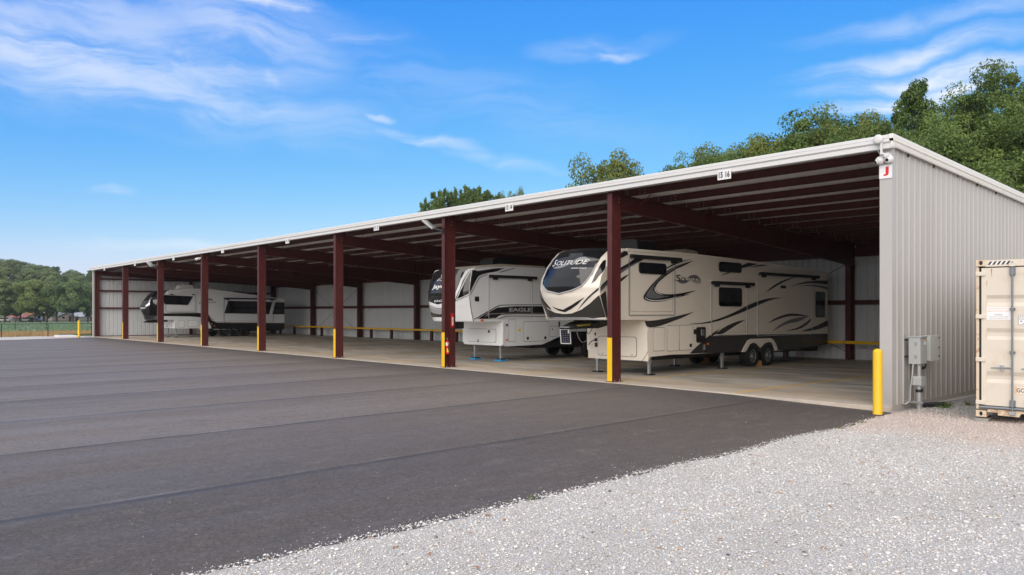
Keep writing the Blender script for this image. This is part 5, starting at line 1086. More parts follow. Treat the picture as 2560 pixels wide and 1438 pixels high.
for side_, (d0, d1) in (('l', (.085, 1.205)), ('r', (1.233, Wc - .085))):
    prof = [(.235, 0), (.60, 0), (.625, 0), (.64, 0), (.695, -.034), (.765, -.034), (.835, 0), (1.41, 0), (1.485, -.034), (1.555, -.034), (1.63, 0), (2.03, 0), (2.10, -.034), (2.17, -.034), (2.245, 0), (2.715, 0)]
    prof = [(.235, 0), (.634, 0), (.700, -.034), (.765, -.034), (.842, 0), (1.42, 0), (1.485, -.034), (1.552, -.034), (1.63, 0), (2.03, 0), (2.10, -.034), (2.168, -.034), (2.236, 0), (2.715, 0)]
    mb = MB()
    mb_v = []; i0, i1 = d0 + .08, d1 - .08
    for z, n in prof: mb_v += [cpt(i0, -.018 + n, z), cpt(i1, -.018 + n, z)]
    mb.add(mb_v, [(2 * i, 2 * i + 1, 2 * i + 3, 2 * i + 2) for i in range(len(prof) - 1)])
    for u in (i0, i1):
        vs = [cpt(u, -.018 + n, z) for z, n in prof] + [cpt(u, -.06, z) for z, n in prof]; k2 = len(prof)
        mb.add(vs, [(i, i + 1, k2 + i + 1, k2 + i) for i in range(k2 - 1)])
    cb(mb, d0, i0, -.07, -.016, .215, 2.735); cb(mb, i1, d1, -.07, -.016, .215, 2.735); cb(mb, i0, i1, -.07, -.0165, .215, .2355); cb(mb, i0, i1, -.07, -.0165, 2.6, 2.735)
    dr_ = mb.build('door', M['ctn'], ctn)
    hs = (-1 if side_ == 'l' else 1)
    for z0 in (2.592, 1.805, 1.015, .228):
        mb = MB(); a, b = ((-.006, .148) if hs < 0 else (Wc - .148, Wc + .006)); cb(mb, a, b, -.02, .012, z0, z0 + .075); mb.build('hinge', M['ctn'], dr_, bevel=.008)
    rods = (d0 + .49, d1 - .16) if hs < 0 else (d0 + .16, d1 - .49)
    for u in rods:
        mb = MB(); mb.tube([cpt(u, .03, .075), cpt(u, .03, 2.83)], .0165, 12); rd = mb.build('lock_rod', M['lockgrey'], dr_)
        for z0, z1, hw in ((2.59, 2.725, .045), (1.96, 2.0, .042), (1.18, 1.22, .042), (.215, .335, .045)):
            mb = MB(); cb(mb, u - hw, u + hw, -.016, .024, z0, z1); cb(mb, u - .026, u + .026, .0, .052, z0 + .008, z1 - .008)
            for du in (-hw + .012, hw - .012): cb(mb, u + du - .007, u + du + .007, .024, .032, z0 + .012, z0 + .026); cb(mb, u + du - .007, u + du + .007, .024, .032, z1 - .026, z1 - .012)
            mb.build('rod_bracket', M['lockgrey'], dr_)
        for z0 in (2.75, .075):
            mb = MB(); cb(mb, u - .05, u + .05, .0, .05, z0, z0 + .06); mb.build('rod_keeper', M['ctn'] if z0 > 1 else M['galv'], dr_)
        mb = MB(); hd = -1 if u < (d0 + d1) / 2 or hs < 0 and u == rods[0] else -1
        mb.tube([cpt(u, .035, .918), cpt(u - .14, .048, .914), cpt(u - .33, .045, .908)], [.016, .013, .010], 8); mb.build('door_handle', M['lockgrey'], dr_)
        mb = MB(); cb(mb, u - .185, u - .135, -.016, .05, .862, .975); mb.build('handle_catch', M['chrome'], dr_, bevel=.008)
mb = MB(); mb.tube([cpt(.05, .005, .18), cpt(Wc - .05, .005, .18)], .024, 8); mb.build('sill_gasket', M['lockgrey'], ctn)
# hazard stripes on the header
mb = MB(); mb2 = MB(); u = .185; i = 0
while u < .49:
    q = [(u, 2.79), (u + .035, 2.79), (u + .075, 2.850), (u + .04, 2.850)]
    (mb if i % 2 == 0 else mb2).add([cpt(a, -.006, b) for a, b in q], [(0, 1, 2, 3)]); u += .0355; i += 1
hz_ = mb.build('hazard_stripe', M['sol_k'], ctn); mb2.build('hazard_stripe', M['sol_w'], ctn)
def ctext(mb, s, u0, u1, z, h, n=-.0135, bold=.015): put_text(mb, s, (u0, z), (u1, z), (u0, z + h), lambda p: cpt(p.x, n, p.y), bold=bold)
mb = MB(); cb(mb, .169, .541, -.018, -.0150, 1.785, 2.018); st = mb.build('door_notice', M['sign_w'], ctn)
mb = MB(); ctext(mb, 'CAUTION DO NOT OPEN DOOR', .185, .525, 1.98, .016); ctext(mb, 'RIGHT DOOR FIRST', .185, .525, 1.93, .022); mb.build('lettering', M['print_orange'], st)
mb = MB(); ctext(mb, 'WARNING', .285, .415, 1.868, .022); ctext(mb, 'THIS DOOR IS CLOSED INSIDE', .205, .500, 1.838, .012); ctext(mb, 'PLEASE USE OPPOSITE DOOR', .205, .500, 1.806, .012); mb.build('lettering', M['print_grey'], st)
mb = MB(); cb(mb, .658, 1.05, -.018, -.0150, 1.695, 1.872); st = mb.build('owner_notice', M['sol_k'], ctn)
mb = MB(); cb(mb, .663, 1.045, -.015, -.0142, 1.70, 1.867); mb.build('notice_face', M['sign_w'], st)
mb = MB(); ctext(mb, 'ATLANTIC', .672, .96, 1.828, .026, -.0135); ctext(mb, 'CONTAINER', .672, .99, 1.79, .024, -.0135); ctext(mb, '& TRAILER', .685, .99, 1.752, .022, -.0135); ctext(mb, 'SERVICE', .72, .95, 1.712, .018, -.0135); mb.build('lettering', M['sign_k'], st)
mb = MB(); cb(mb, .612, 1.15, -.018, -.0150, .455, .585); st = mb.build('gooseneck_notice', M['print_orange'], ctn)
mb = MB(); cb(mb, .635, 1.15, -.015, -.0142, .462, .578); mb.build('notice_face', mat('cream_print', (.80, .72, .60), .5), st)
mb = MB(); ctext(mb, 'GOOSENECK', .632, 1.14, .482, .078, -.0135, .02); mb.build('lettering', M['sign_blue'], st)
# rust runs on the doors (stains with their own shape)
mb = MB()
for (u, z, w, h) in ((.235, 2.72, .02, .14), (.165, 2.50, .012, .10), (.19, 2.86, .05, .02)): mb.add([cpt(u, -.0145, z), cpt(u + w, -.0145, z), cpt(u + w * .6, -.0145, z - h), cpt(u + w * .35, -.0145, z - h)], [(0, 1, 2, 3)])
mb.build('rust_run', mat('rust_stain', (.50, .24, .08), .8), ctn)
# ribbed long sides, roof, floor
Lc = 12.19; mb = MB()
for u, sg in ((.0, -1), (Wc, 1)):
    vs = []; n = 0; prof = []
    while n < Lc - .2:
        prof += [(n, 0), (n + .07, 0), (n + .138, .036), (n + .21, .036), (n + .278, 0)]; n += .278
    prof = [(a, b) for a, b in prof if a < Lc - .18]
    for a, b in prof: vs += [cpt(u - sg * (.01 + b), -.16 - a, .12), cpt(u - sg * (.01 + b), -.16 - a, 2.80)]
    mb.add(vs, [(2 * i, 2 * i + 2, 2 * i + 3, 2 * i + 1) for i in range(len(prof) - 1)])
mb.build('side_wall', M['ctn'], ctn)
mb = MB(); cb(mb, .0, Wc, -Lc, -.12, 2.835, 2.862); mb.build('roof', M['ctn'], ctn)
mb = MB()
for u in (.0, Wc - .06): cb(mb, u, u + .06, -Lc, -.178, .03, .15); cb(mb, u, u + .06, -Lc, -.178, 2.80, 2.835)
cb(mb, .06, Wc - .06, -Lc, -.14, .10, .14); cb(mb, .0, Wc, -Lc, -Lc + .06, .0, 2.85); mb.build('rail', M['ctn'], ctn)
def blk(u, n, label):
    mb = MB(); cb(mb, u - .02, u + .20, n - .40, n + .02, -.135, -.028); o = mb.build('support_block', M['block'], None, .01, cpt(u, n, -.1)); tag(o, label, 'concrete block', 'blocks under the container')
    mb = MB(); cb(mb, u - .0, u + .19, n - .34, n + .0, -.0275, -.006); o2 = mb.build('wood_shim', mat('dark_wood', (.05, .035, .025), .9), o)
blk(.0, .0, 'concrete block under the visible front corner of the shipping container')
blk(Wc - .18, 0, 'concrete block under the hidden front corner of the shipping container')
# ------------------------------------------------------------------ trees
def leaf_material(name, dark, light, warm):
    m = bpy.data.materials.new(name); m.use_nodes = True; t = m.node_tree; p = t.nodes['Principled BSDF']; o = t.nodes['Material Output']
    a = t.nodes.new('ShaderNodeAttribute'); a.attribute_name = 'tint'
    oi = t.nodes.new('ShaderNodeObjectInfo')
    def mix(f, x, y):
        n = t.nodes.new('ShaderNodeMix'); n.data_type = 'RGBA'
        if isinstance(f, float): n.inputs['Factor'].default_value = f
        else: t.links.new(f, n.inputs['Factor'])
        for k, v in (('A', x), ('B', y)):
            if isinstance(v, tuple): n.inputs[k].default_value = v + (1,)
            else: t.links.new(v, n.inputs[k])
        return n.outputs['Result']
    c = mix(a.outputs['Fac'], dark, light)
    mr = t.nodes.new('ShaderNodeMapRange'); t.links.new(oi.outputs['Random'], mr.inputs[0]); mr.inputs[3].default_value = 0; mr.inputs[4].default_value = .6
    c = mix(mr.outputs[0], c, warm)
    t.links.new(c, p.inputs['Base Color']); p.inputs['Roughness'].default_value = .55; p.inputs['Specular IOR Level'].default_value = .3
    tr = t.nodes.new('ShaderNodeBsdfTranslucent'); t.links.new(c, tr.inputs['Color'])
    ms = t.nodes.new('ShaderNodeMixShader'); ms.inputs[0].default_value = .30
    t.links.new(p.outputs[0], ms.inputs[1]); t.links.new(tr.outputs[0], ms.inputs[2]); t.links.new(ms.outputs[0], o.inputs['Surface'])
    return m
LEAF = leaf_material('broad_leaves', (0.030, 0.070, 0.016), (0.220, 0.320, 0.075), (0.140, 0.195, 0.044))
LEAF_Y = leaf_material('yellowing_leaves', (0.080, 0.130, 0.022), (0.290, 0.320, 0.065), (0.190, 0.215, 0.042))
LEAF_D = leaf_material('dull_green_leaves', (0.055, 0.110, 0.044), (0.290, 0.380, 0.150), (0.270, 0.300, 0.085))
NEEDLE = leaf_material('pine_needles', (0.065, 0.125, 0.036), (0.240, 0.330, 0.095), (0.150, 0.210, 0.065))
def leaf_mesh(name, pts, nrm, size, tint, material, elong=1.35):
    n = len(pts); rnd = RNG.normal(size=(n, 3)); d = nrm + .85 * rnd; d /= np.linalg.norm(d, axis=1)[:, None]
    a = np.cross(d, RNG.normal(size=(n, 3))); a /= np.linalg.norm(a, axis=1)[:, None]; b = np.cross(d, a)
    s = size * RNG.uniform(.65, 1.3, (n, 1))
    V = np.empty((n, 4, 3)); V[:, 0] = pts - a * s * elong; V[:, 1] = pts - b * s * .62 + d * s * .18; V[:, 2] = pts + a * s * elong; V[:, 3] = pts + b * s * .62 + d * s * .18
    me = bpy.data.meshes.new(name); me.vertices.add(4 * n); me.vertices.foreach_set('co', V.astype(np.float32).ravel())
    me.loops.add(4 * n); me.loops.foreach_set('vertex_index', np.arange(4 * n, dtype=np.int32))
    me.polygons.add(n); me.polygons.foreach_set('loop_start', np.arange(0, 4 * n, 4, dtype=np.int32)); me.polygons.foreach_set('loop_total', np.full(n, 4, dtype=np.int32))
    at = me.attributes.new('tint', 'FLOAT', 'POINT'); at.data.foreach_set('value', np.repeat(tint, 4).astype(np.float32))
    me.materials.append(material); me.update(); me.validate(); return me
def broad_proto(kind, H, W, base, nclump, per, size, material, squash=1.0, gap=0.0, spire=0.0):
    """crown of leaf sprays gathered in clumps on an uneven envelope, and a forked trunk that reaches them"""
    cl = []
    zc = (base + H) / 2; rz = (H - base) / 2
    k = 0
    while len(cl) < nclump:
        u = RNG.normal(size=3); u /= np.linalg.norm(u); r = RNG.uniform(.40, 1.0) ** .55 * (1.14 if RNG.random() < .12 else 1)
        lump = 1 + .16 * math.sin(3 * math.atan2(u[1], u[0]) + k) + .10 * math.sin(5 * u[2] + 2 * u[0])
        p = np.array([u[0] * W / 2 * r * lump, u[1] * W / 2 * r * lump, zc + u[2] * rz * r])
        if spire: sc = 1 - spire * max(0, (p[2] - zc) / rz); p[:2] *= sc
        if u[2] < -.55 and RNG.random() < .6: continue
        cl.append(p); k += .13
    P = []; Nn = []; T = []
    for c in cl:
        rc = W * RNG.uniform(.06, .15); m = int(per * RNG.uniform(.6, 1.4))
        q = RNG.normal(size=(m, 3)); q /= np.linalg.norm(q, axis=1)[:, None]; rad = RNG.uniform(.35, 1.08, (m, 1)) ** .6
        pts = c + q * rad * rc * np.array([1.15, 1.15, .8]); P.append(pts)
        out_ = c - np.array([0, 0, zc]); out_ /= (np.linalg.norm(out_) + 1e-6); Nn.append(q * .8 + out_ * .5 + np.array([0, 0, .55]))
        tone = RNG.uniform(0, .62) + .12 * (c[2] - zc) / rz; T.append(np.clip(tone + RNG.normal(.12, .20, m), 0, 1))  # highlights and shadows painted into clump tints, lighter towards the crown top
    P, Nn, T = np.concatenate(P), np.concatenate(Nn), np.concatenate(T)
    crown = leaf_mesh('crown', P, Nn, size, T, material)
    mb = MB(); r0 = .022 * H
    top = Vector((RNG.normal() * .2, RNG.normal() * .2, zc + rz * .3))
    mb.tube([(0, 0, -.6), (0, 0, .3), (.05, .02, base * .9), (top.x * .5, top.y * .5, zc), tuple(top)], [r0 * 1.5, r0 * 1.1, r0 * .85, r0 * .5, r0 * .15], 8)
    for c in cl[::max(1, len(cl) // 16)]:
        st = Vector((0, 0, base * .8 + (zc - base) * RNG.uniform(0, 1.0))); c = Vector(c)
        mid = st.lerp(c, .5) + Vector((0, 0, .25)); mb.tube([st, mid, c], [r0 * .42, r0 * .26, r0 * .06], 5)
    return mb.mesh('trunk', M['bark']), crown, float(np.percentile(P[:, 2], 99.8)), W
def pine_proto(H, W, base, tufts, per, size):
    P = []; Nn = []; T = []; mb = MB(); r0 = .014 * H
    mb.tube([(0, 0, -.5), (.03, 0, H * .5), (.0, .04, H * .97)], [r0 * 1.3, r0 * .9, r0 * .15], 7)
    for k in range(tufts):
        z = base + (H - base) * (k / tufts) ** .9; a = k * 2.4 + RNG.uniform(-.4, .4)
        L_ = W / 2 * (1 - .58 * ((z - base) / (H - base)) ** 1.4) * RNG.uniform(.55, 1.1)
        tip = np.array([math.cos(a) * L_, math.sin(a) * L_, z + L_ * .38]); root = np.array([0, 0, z - .1])
        mb.tube([tuple(root), tuple(root * .45 + tip * .55 - [0, 0, .08]), tuple(tip)], [r0 * .35, r0 * .22, r0 * .06], 4)
        for q in (.55, .8, 1.0):
            c = root + (tip - root) * q + RNG.normal(size=3) * .12; m = int(per * RNG.uniform(.6, 1.3)); v = RNG.normal(size=(m, 3)); v /= np.linalg.norm(v, axis=1)[:, None]
            rr_ = RNG.uniform(.2, 1, (m, 1)); P.append(c + v * rr_ * np.array([.26, .26, .36]) * (.7 + .5 * (1 - (z - base) / (H - base)))); Nn.append(v + np.array([0, 0, .3]))
            T.append(np.clip(RNG.uniform(0, .4) + RNG.normal(.2, .2, m), 0, 1))
    crown = leaf_mesh('crown', np.concatenate(P), np.concatenate(Nn), size, np.concatenate(T), NEEDLE, 2.2)
    return mb.mesh('trunk', M['bark']), crown, float(np.percentile(np.concatenate(P)[:, 2], 99.8)), W
PROTO = {
 'a': broad_proto('a', 10, 7.0, 2.2, 96, 400, .078, LEAF),
 'b': broad_proto('b', 10, 6.4, 2.4, 88, 400, .078, LEAF, spire=.30),
 'c': broad_proto('c', 10, 7.6, 1.8, 100, 390, .080, LEAF),
 's': broad_proto('s', 10, 4.6, 2.2, 66, 360, .075, LEAF, spire=.70),
 'y': broad_proto('y', 10, 7.2, 3.6, 58, 330, .085, LEAF_Y),
 'd': broad_proto('d', 10, 8.6, 1.9, 84, 280, .14, LEAF_D),
 'e': broad_proto('e', 10, 8.2, 1.6, 70, 280, .14, LEAF_D, spire=.25),
 'f': broad_proto('f', 10, 7.4, 1.6, 64, 280, .14, LEAF_D),
 'p': pine_proto(10, 5.0, 4.6, 84, 60, .060),
 'q': pine_proto(10, 5.2, 5.5, 46, 60, .11),
}
def tree(kind, x, y, top, width, label, group, name='broadleaf_tree', zg=None):
    tr_, cr_, H, W = PROTO[kind]; z = land_z(x, y) if zg is None else zg
    t = thing(name, label, 'tree', (x, y, z), group); s = (top - z) / H; sw = width / W
    t.scale = (sw, sw, s); t.rotation_euler = (0, 0, random.uniform(0, 6.28))
    for nm, me in (('trunk', tr_), ('crown', cr_)):
        o = bpy.data.objects.new(nm, me); COL.objects.link(o); o.parent = t
    return t
gb = 'trees on the wooded slope behind the shed'
names = ['tallest dark tree at the top of the slope, right of the end wall roofline', 'narrow dark pointed tree above the near corner of the roof', 'broad tree just left of the tallest tree on the slope', 'bright green tree rising directly over the sloping rake trim', 'leafy green tree below the tallest tree, over the rake trim', 'tree at the right edge of the picture beneath the tallest one', 'low green tree close behind the rake trim', 'low dark green tree close behind the container end of the wall', 'green tree behind the white dish antenna', 'green tree at mid height on the right edge of the slope', 'low tree filling the gap behind the rake trim', 'lowest tree directly over the lower rake trim', 'tree between the pointed dark tree and the roof edge', 'partly cut off tree crowning the slope at the right edge']
R1 = [(-13.6, 54.1, 21.5, 8.2), (-15.6, 43.0, 18.5, 4.8), (-13.8, 46.5, 18.2, 6.6), (-12.0, 36.4, 14.3, 6.3), (-8.9, 36.9, 13.6, 7.2), (-9.6, 48.1, 17.0, 7.0), (-8.2, 30.3, 10.5, 6.2), (-5.7, 31.6, 10.2, 6.2), (-14.7, 38.0, 14.1, 5.6), (-6.7, 37.9, 12.9, 6.4), (-8.7, 28.2, 9.6, 5.2), (-5.7, 27.0, 8.6, 5.4), (-18.8, 45.4, 16.9, 5.0), (-10.4, 57.7, 20.2, 8.0)]
for (x, y, t, w), kd, nm in zip(R1, 'asbcacbacbcaba', names): tree(kd, x, y, t, w, nm, gb)
R2 = [(-24.6, 47.9, 19.3, 6.5), (-20.9, 46.0, 17.5, 4.6), (-25.8, 46.6, 17.6, 5.1), (-28.5, 46.5, 17.3, 5.2), (-31.0, 46.8, 17.6, 5.7), (-34.1, 46.3, 17.2, 5.6), (-35.6, 44.7, 16.6, 4.2), (-35.6, 41.6, 15.9, 3.6), (-20.9, 43.1, 15.9, 5.0), (-29.6, 42.4, 15.8, 5.2), (-24.8, 41.7, 15.4, 5.0), (-18.6, 42.7, 15.8, 4.6)]
nm2 = ['tallest tree in the row peeking over the roof between bay sign and corner', 'tree just left of the pointed dark one, over the roof edge', 'yellow-green tree second from the tallest in the roofline row', 'rounded tree in the middle of the roofline row', 'tree with a notched top in the roofline row', 'yellowish tree toward the left of the roofline row', 'small tree second from the left end of the roofline row', 'small dark tree at the left end of the roofline row', 'low tree in front, right part of the roofline row', 'low tree in front, middle of the roofline row', 'low tree in front of the tallest one in the roofline row', 'low tree nearest the corner in the roofline row']
for (x, y, t, w), kd, nm in zip(R2, 'aybyaybbacba', nm2): tree(kd, x, y, t, w * 1.45, nm, 'trees peeking over the long roof')
tree('y', -33.1, 29.4, 14.1, 6.0, 'lone yellow-green tree with gaps of sky standing above the roof', 'trees peeking over the long roof')
for (x, y, t, w), nm in zip([(-57.1, 29.8, 13.3, 2.3), (-54.5, 29.7, 13.9, 2.6), (-54.7, 32.4, 14.5, 2.6), (-51.6, 31.3, 13.9, 2.6), (-52.1, 33.8, 13.7, 2.6)], ['pine at the left end of the pine clump over the roof', 'second pine from the left in the clump over the roof', 'tallest pine in the clump over the roof', 'pine right of the tallest one in the clump', 'pine at the right end of the clump over the roof']): tree('p', x, y, t, w * 2.0, nm, 'pines over the roof', 'pine_tree')
tree('y', -52.7, 37.6, 14.6, 2.9, 'brownish round tree right of the pine clump over the roof', 'trees peeking over the long roof'); tree('y', -54.9, 38.1, 14.4, 2.4, 'small brownish tree tucked behind the pine clump', 'trees peeking over the long roof')
# far left: the row by the houses and the wooded hill
L1 = [(-296.6, 23.6, 11.8, 11.6), (-286.9, 28.4, 11.9, 11.4), (-297.5, 34.6, 11.8, 9.8), (-279.2, 35.5, 12.2, 11.4), (-293.8, 41.6, 11.3, 8.8), (-278.0, 41.3, 12.0, 11.4), (-271.1, 44.5, 11.9, 10.6), (-273.4, 49.3, 11.6, 10.2), (-273.7, 53.5, 12.0, 11.0)]
nl = ['round tree mostly cut off by the left edge beside the field', 'full round tree at the left edge beyond the field', 'smaller tree behind the orange-roofed house', 'round tree between the orange and the grey roofed houses', 'small tree behind the grey-roofed house', 'round dark tree right of the grey-roofed house', 'large round tree standing before the brick house', 'round tree just left of the far shed corner', 'round tree partly hidden by the far shed corner']
for (x, y, t, w), nm, kd in zip(L1, nl, 'dfedfeded'): tree(kd, x, y, t, w, nm, 'round trees beyond the field')
L2 = [(-401.9, 38.1, 21.0, 7.2), (-397.1, 43.4, 20.7, 7.3), (-389.7, 51.6, 17.1, 8.4), (-386.8, 54.9, 16.8, 6.9), (-381.9, 60.3, 17.0, 6.7), (-374.5, 68.5, 14.5, 8.5), (-369.9, 73.7, 14.7, 7.0), (-473.0, 48.8, 26.1, 10.2), (-467.0, 55.4, 26.7, 9.3), (-462.4, 60.5, 24.6, 7.7), (-457.9, 65.6, 23.3, 10.5), (-451.4, 72.7, 22.4, 8.2), (-446.1, 78.6, 19.5, 10.3), (-441.1, 84.2, 19.6, 8.6), (-436.7, 89.1, 18.9, 7.6), (-546.3, 56.9, 32.3, 8.3), (-541.8, 61.9, 32.4, 9.3), (-534.9, 69.6, 32.0, 9.6), (-528.1, 77.1, 29.0, 9.9), (-525.4, 80.2, 27.4, 9.3), (-519.6, 86.7, 27.4, 9.5), (-513.6, 93.3, 23.9, 8.5), (-509.9, 97.4, 25.2, 11.4), (-502.8, 105.3, 23.8, 9.5), (-619.0, 65.8, 39.5, 9.4), (-611.9, 73.6, 38.1, 13.8), (-606.4, 79.8, 37.4, 9.2), (-602.5, 84.2, 35.4, 12.9), (-596.7, 90.6, 32.8, 12.2), (-589.9, 98.1, 33.9, 10.1), (-585.7, 102.8, 30.2, 11.0), (-578.7, 110.7, 30.1, 9.2), (-576.2, 113.4, 30.1, 13.0), (-569.8, 120.5, 28.5, 9.6)]
jit = random.Random(12)
for i, (x, y, t, w) in enumerate(L2):
    kd = 'deqdfqe'[i % 7]; t += jit.uniform(-2.2, 1.6); rowname = 'foot' if x > -430 else 'lower slope' if x > -490 else 'upper slope' if x > -560 else 'crest'
    if kd == 'q': tree('q', x, y, t + 2.0, w * .8, f'tall tufted pine on the {rowname} of the far left hill', 'pines on the far left hill', 'pine_tree')
    else: tree(kd, x, y, t, w * jit.uniform(1.15, 1.6), f'broad green tree on the {rowname} of the far left wooded hill', 'broad trees on the far left hill')

# ------------------------------------------------------------------ houses, cars and fences beyond
def house(a, b, depth, zw, zr, wallm, roofm, label, nwin, gable=True, name='house'):
    ax, bx = Vector((*a, 0)), Vector((*b, 0)); u = (bx - ax).normalized(); n = Vector((u.y, -u.x, 0))
    if (CAM - ax).dot(n) < 0: n = -n
    W_ = (bx - ax).length; z0 = land_z(a[0], a[1]); o = ax + UZ * z0
    h = thing(name, label, 'house', tuple(o + u * W_ / 2 - n * depth / 2), 'houses beyond the field')
    def pt(s, t, z): return o + u * s - n * t + UZ * z
    mb = MB(); c = pt(W_ / 2, depth / 2, zw / 2 - .3); mb.obox(c, u, n, UZ, W_ / 2, depth / 2, zw / 2 + .3)
    mb.add([pt(0, 0, zw), pt(W_, 0, zw), pt(W_ / 2, 0, zr - .15)], [(0, 1, 2)]); mb.add([pt(0, depth, zw), pt(W_, depth, zw), pt(W_ / 2, depth, zr - .15)], [(0, 1, 2)]) if gable else None
    w = mb.build('wall', wallm, h); e = .45
    mb = MB()
    if gable:
        for s0, s1 in ((-e, W_ / 2), (W_ + e, W_ / 2)):
            zz = zw - .35 * e
            A0, A1, B1, B0 = pt(s0, -e, zz), pt(s1, -e, zr), pt(s1, depth + e, zr), pt(s0, depth + e, zz)
            mb.add([A0, A1, B1, B0, A0 + UZ * .18, A1 + UZ * .18, B1 + UZ * .18, B0 + UZ * .18], [(0, 1, 2, 3), (4, 5, 6, 7), (0, 1, 5, 4), (2, 3, 7, 6), (0, 3, 7, 4)])
    else:
        A0, A1 = pt(-e, -e, zw), pt(W_ + e, -e, zw); B0, B1 = pt(-e, depth + e, zw), pt(W_ + e, depth + e, zw); R0, R1_ = pt(-e, depth / 2, zr), pt(W_ + e, depth / 2, zr)
        mb.add([A0, A1, R1_, R0, B0, B1], [(0, 1, 2, 3), (4, 5, 2, 3), (0, 3, 4), (1, 2, 5), (0, 1, 5, 4)])
    mb.build('roof', roofm, h)
    for i in range(nwin):
        s = W_ * (i + .75) / (nwin + .5); door = (i == nwin // 2)
        mb = MB(); mb.obox(pt(s, -.03, 1.05 if door else 1.55), u, n, UZ, .5 if door else .62, .05, 1.0 if door else .55); f = mb.build('door' if door else 'window', M['sol_w'] if not door else M['sol_d'], h)
        if not door:
            mb = MB(); mb.obox(pt(s, -.07, 1.55), u, n, UZ, .52, .03, .45); mb.build('pane', M['glass'], f)
    return h, pt, W_, u, n
h1, pt, W_, u, n = house((-317.4, 35.0), (-313.0, 39.8), 9, 2.6, 3.9, M['siding'], M['shingle'], 'small house with an orange-brown roof and a red awning', 1)
mb = MB(); mb.add([pt(-.4, 0, 2.5), pt(W_ + .4, 0, 2.5), pt(W_ + .4, -2.6, 1.75), pt(-.4, -2.6, 1.75), pt(-.4, 0, 2.42), pt(W_ + .4, 0, 2.42), pt(W_ + .4, -2.6, 1.55), pt(-.4, -2.6, 1.55)], [(0, 1, 2, 3), (4, 5, 6, 7), (3, 2, 6, 7), (0, 3, 7, 4), (1, 2, 6, 5)]); mb.build('porch_awning', M['awning_r'], h1)
mb = MB()
for s in (.1, W_ * .5, W_ - .1): mb.tube([pt(s, -2.4, -.2), pt(s, -2.4, 1.6)], .06, 6)
mb.build('porch_post', M['bark'], h1)
house((-317.2, 42.6), (-313.2, 47.0), 10, 2.3, 3.4, M['siding'], M['shingle_g'], 'beige house with a pale grey roof between the trees', 3, False)
house((-306.0, 47.6), (-302.0, 51.9), 9, 2.0, 3.2, M['brick'], M['shingle_g'], 'pinkish brick gable-ended house beside the large round tree', 2)
house((-312.5, 55.3), (-306.0, 62.4), 9, 1.9, 2.9, M['brick'], M['shingle_g'], 'low pinkish brick house at the far shed corner', 4, False)
house((-303, 51.5), (-301.2, 53.4), 6, 1.8, 2.5, M['siding'], M['shingle_g'], 'little beige lean-to between the two brick houses', 1, False, 'outbuilding')
def car(x, y, rz, paint, label, van=False):
    z = land_z(x, y); c = thing('parked_car', label, 'car', (x, y, z), 'cars parked by the houses')
    R = Matrix.Rotation(rz, 4, 'Z'); T = Matrix.Translation((x, y, z)) @ R
    prof = [(-2.2, .35), (-2.25, .75), (-1.5, .95), (-.9, 1.42), (.9, 1.45), (1.6, 1.0), (2.2, .9), (2.25, .4)] if not van else [(-2.3, .4), (-2.35, .95), (-1.9, 1.1), (-1.4, 1.75), (2.2, 1.8), (2.3, 1.0), (2.3, .4)]
    def tr(mb): mb.v = [tuple(T @ Vector(p)) for p in mb.v]; return mb
    mb = MB(); mb.prism(prof, 'y', -.85, .85); tr(mb).build('body', paint, c)
    mb = MB(); g = [(-1.35, 1.0), (-.85, 1.36), (.85, 1.38), (1.4, 1.02)] if not van else [(-1.7, 1.15), (-1.3, 1.65), (2.0, 1.68), (2.0, 1.15)]
    mb.prism(g, 'y', -.86, .86); tr(mb).build('window', M['glass'], c)
    for wx in (-1.4, 1.4):
        for wy in (-.78, .78):
            mb = MB(); mb.lathe([(.0, -.1), (.33, -.1), (.33, .1), (0, .1)], (wx, wy, .33), 'y', 14); tr(mb).build('wheel', M['rubber'], c)
car(-301.5, 37.6, .9, M['car_w'], 'white car parked right of the orange-roofed house', True); car(-298.6, 39.0, .85, M['car_b'], 'dark blue car parked left of the grey-roofed house'); car(-306.0, 31.0, .9, M['car_w'], 'white van at the left edge beside the field', True)
def fence(a, b, h, step, label, zoff=0.0, dense=.14):
    a, b = Vector((*a, 0)), Vector((*b, 0)); u = (b - a).normalized(); Ln = (b - a).length
    f = thing('chain_link_fence', label, 'fence', (a.x, a.y, land_z(a.x, a.y)), 'black chain-link fences')
    def g(s, z): p = a + u * s; return Vector((p.x, p.y, max(land_z(p.x, p.y), -.2) + zoff + z))
    n = int(Ln / step)
    for i in range(n + 1):
        mb = MB(); mb.tube([g(i * step, -.2), g(i * step, h + .04)], .035, 8); mb.build('fence_post', M['darkgreen'], f)
    mb = MB(); mb.tube([g(0, h), g(Ln, h)], .022, 6); mb.tube([g(0, .06), g(Ln, .06)], .006, 4); mb.build('top_rail', M['darkgreen'], f)
    mb = MB(); s = -h; w = Vector((0, 0, 1)).cross(u) * .0
    while s < Ln:
        for d in (1, -1):
            s0, s1 = s, s + h
            p, q = (g(max(0, s0), .05 + (max(0, s0) - s0)), g(min(Ln, s1), .05 + (min(Ln, s1) - s0))) if d > 0 else (g(max(0, s0), h - (max(0, s0) - s0)), g(min(Ln, s1), h - (min(Ln, s1) - s0)))
            mb.tube([p, q], .0028, 3, cap=False)
        s += dense
    o = mb.build('wire_mesh', M['darkgreen'], f)
fence((-65.5, -18.3), (-65.5, 10.6), 1.12, 3.2, 'black chain-link fence close behind the gravel strip', .03)
fence((-101.4, -12.9), (-76.3, 14.2), 1.22, 3.35, 'second black chain-link fence out in the field', .0)
mb = MB(); mb.box(-65.35, -63.6, -1.9, -.6, -.12, .06); tag(mb.build('concrete_pad', M['sign_w'], None, .01, (-64.5, -1.2, 0)), 'pale concrete pad in the grass by the far bollard', 'concrete pad')

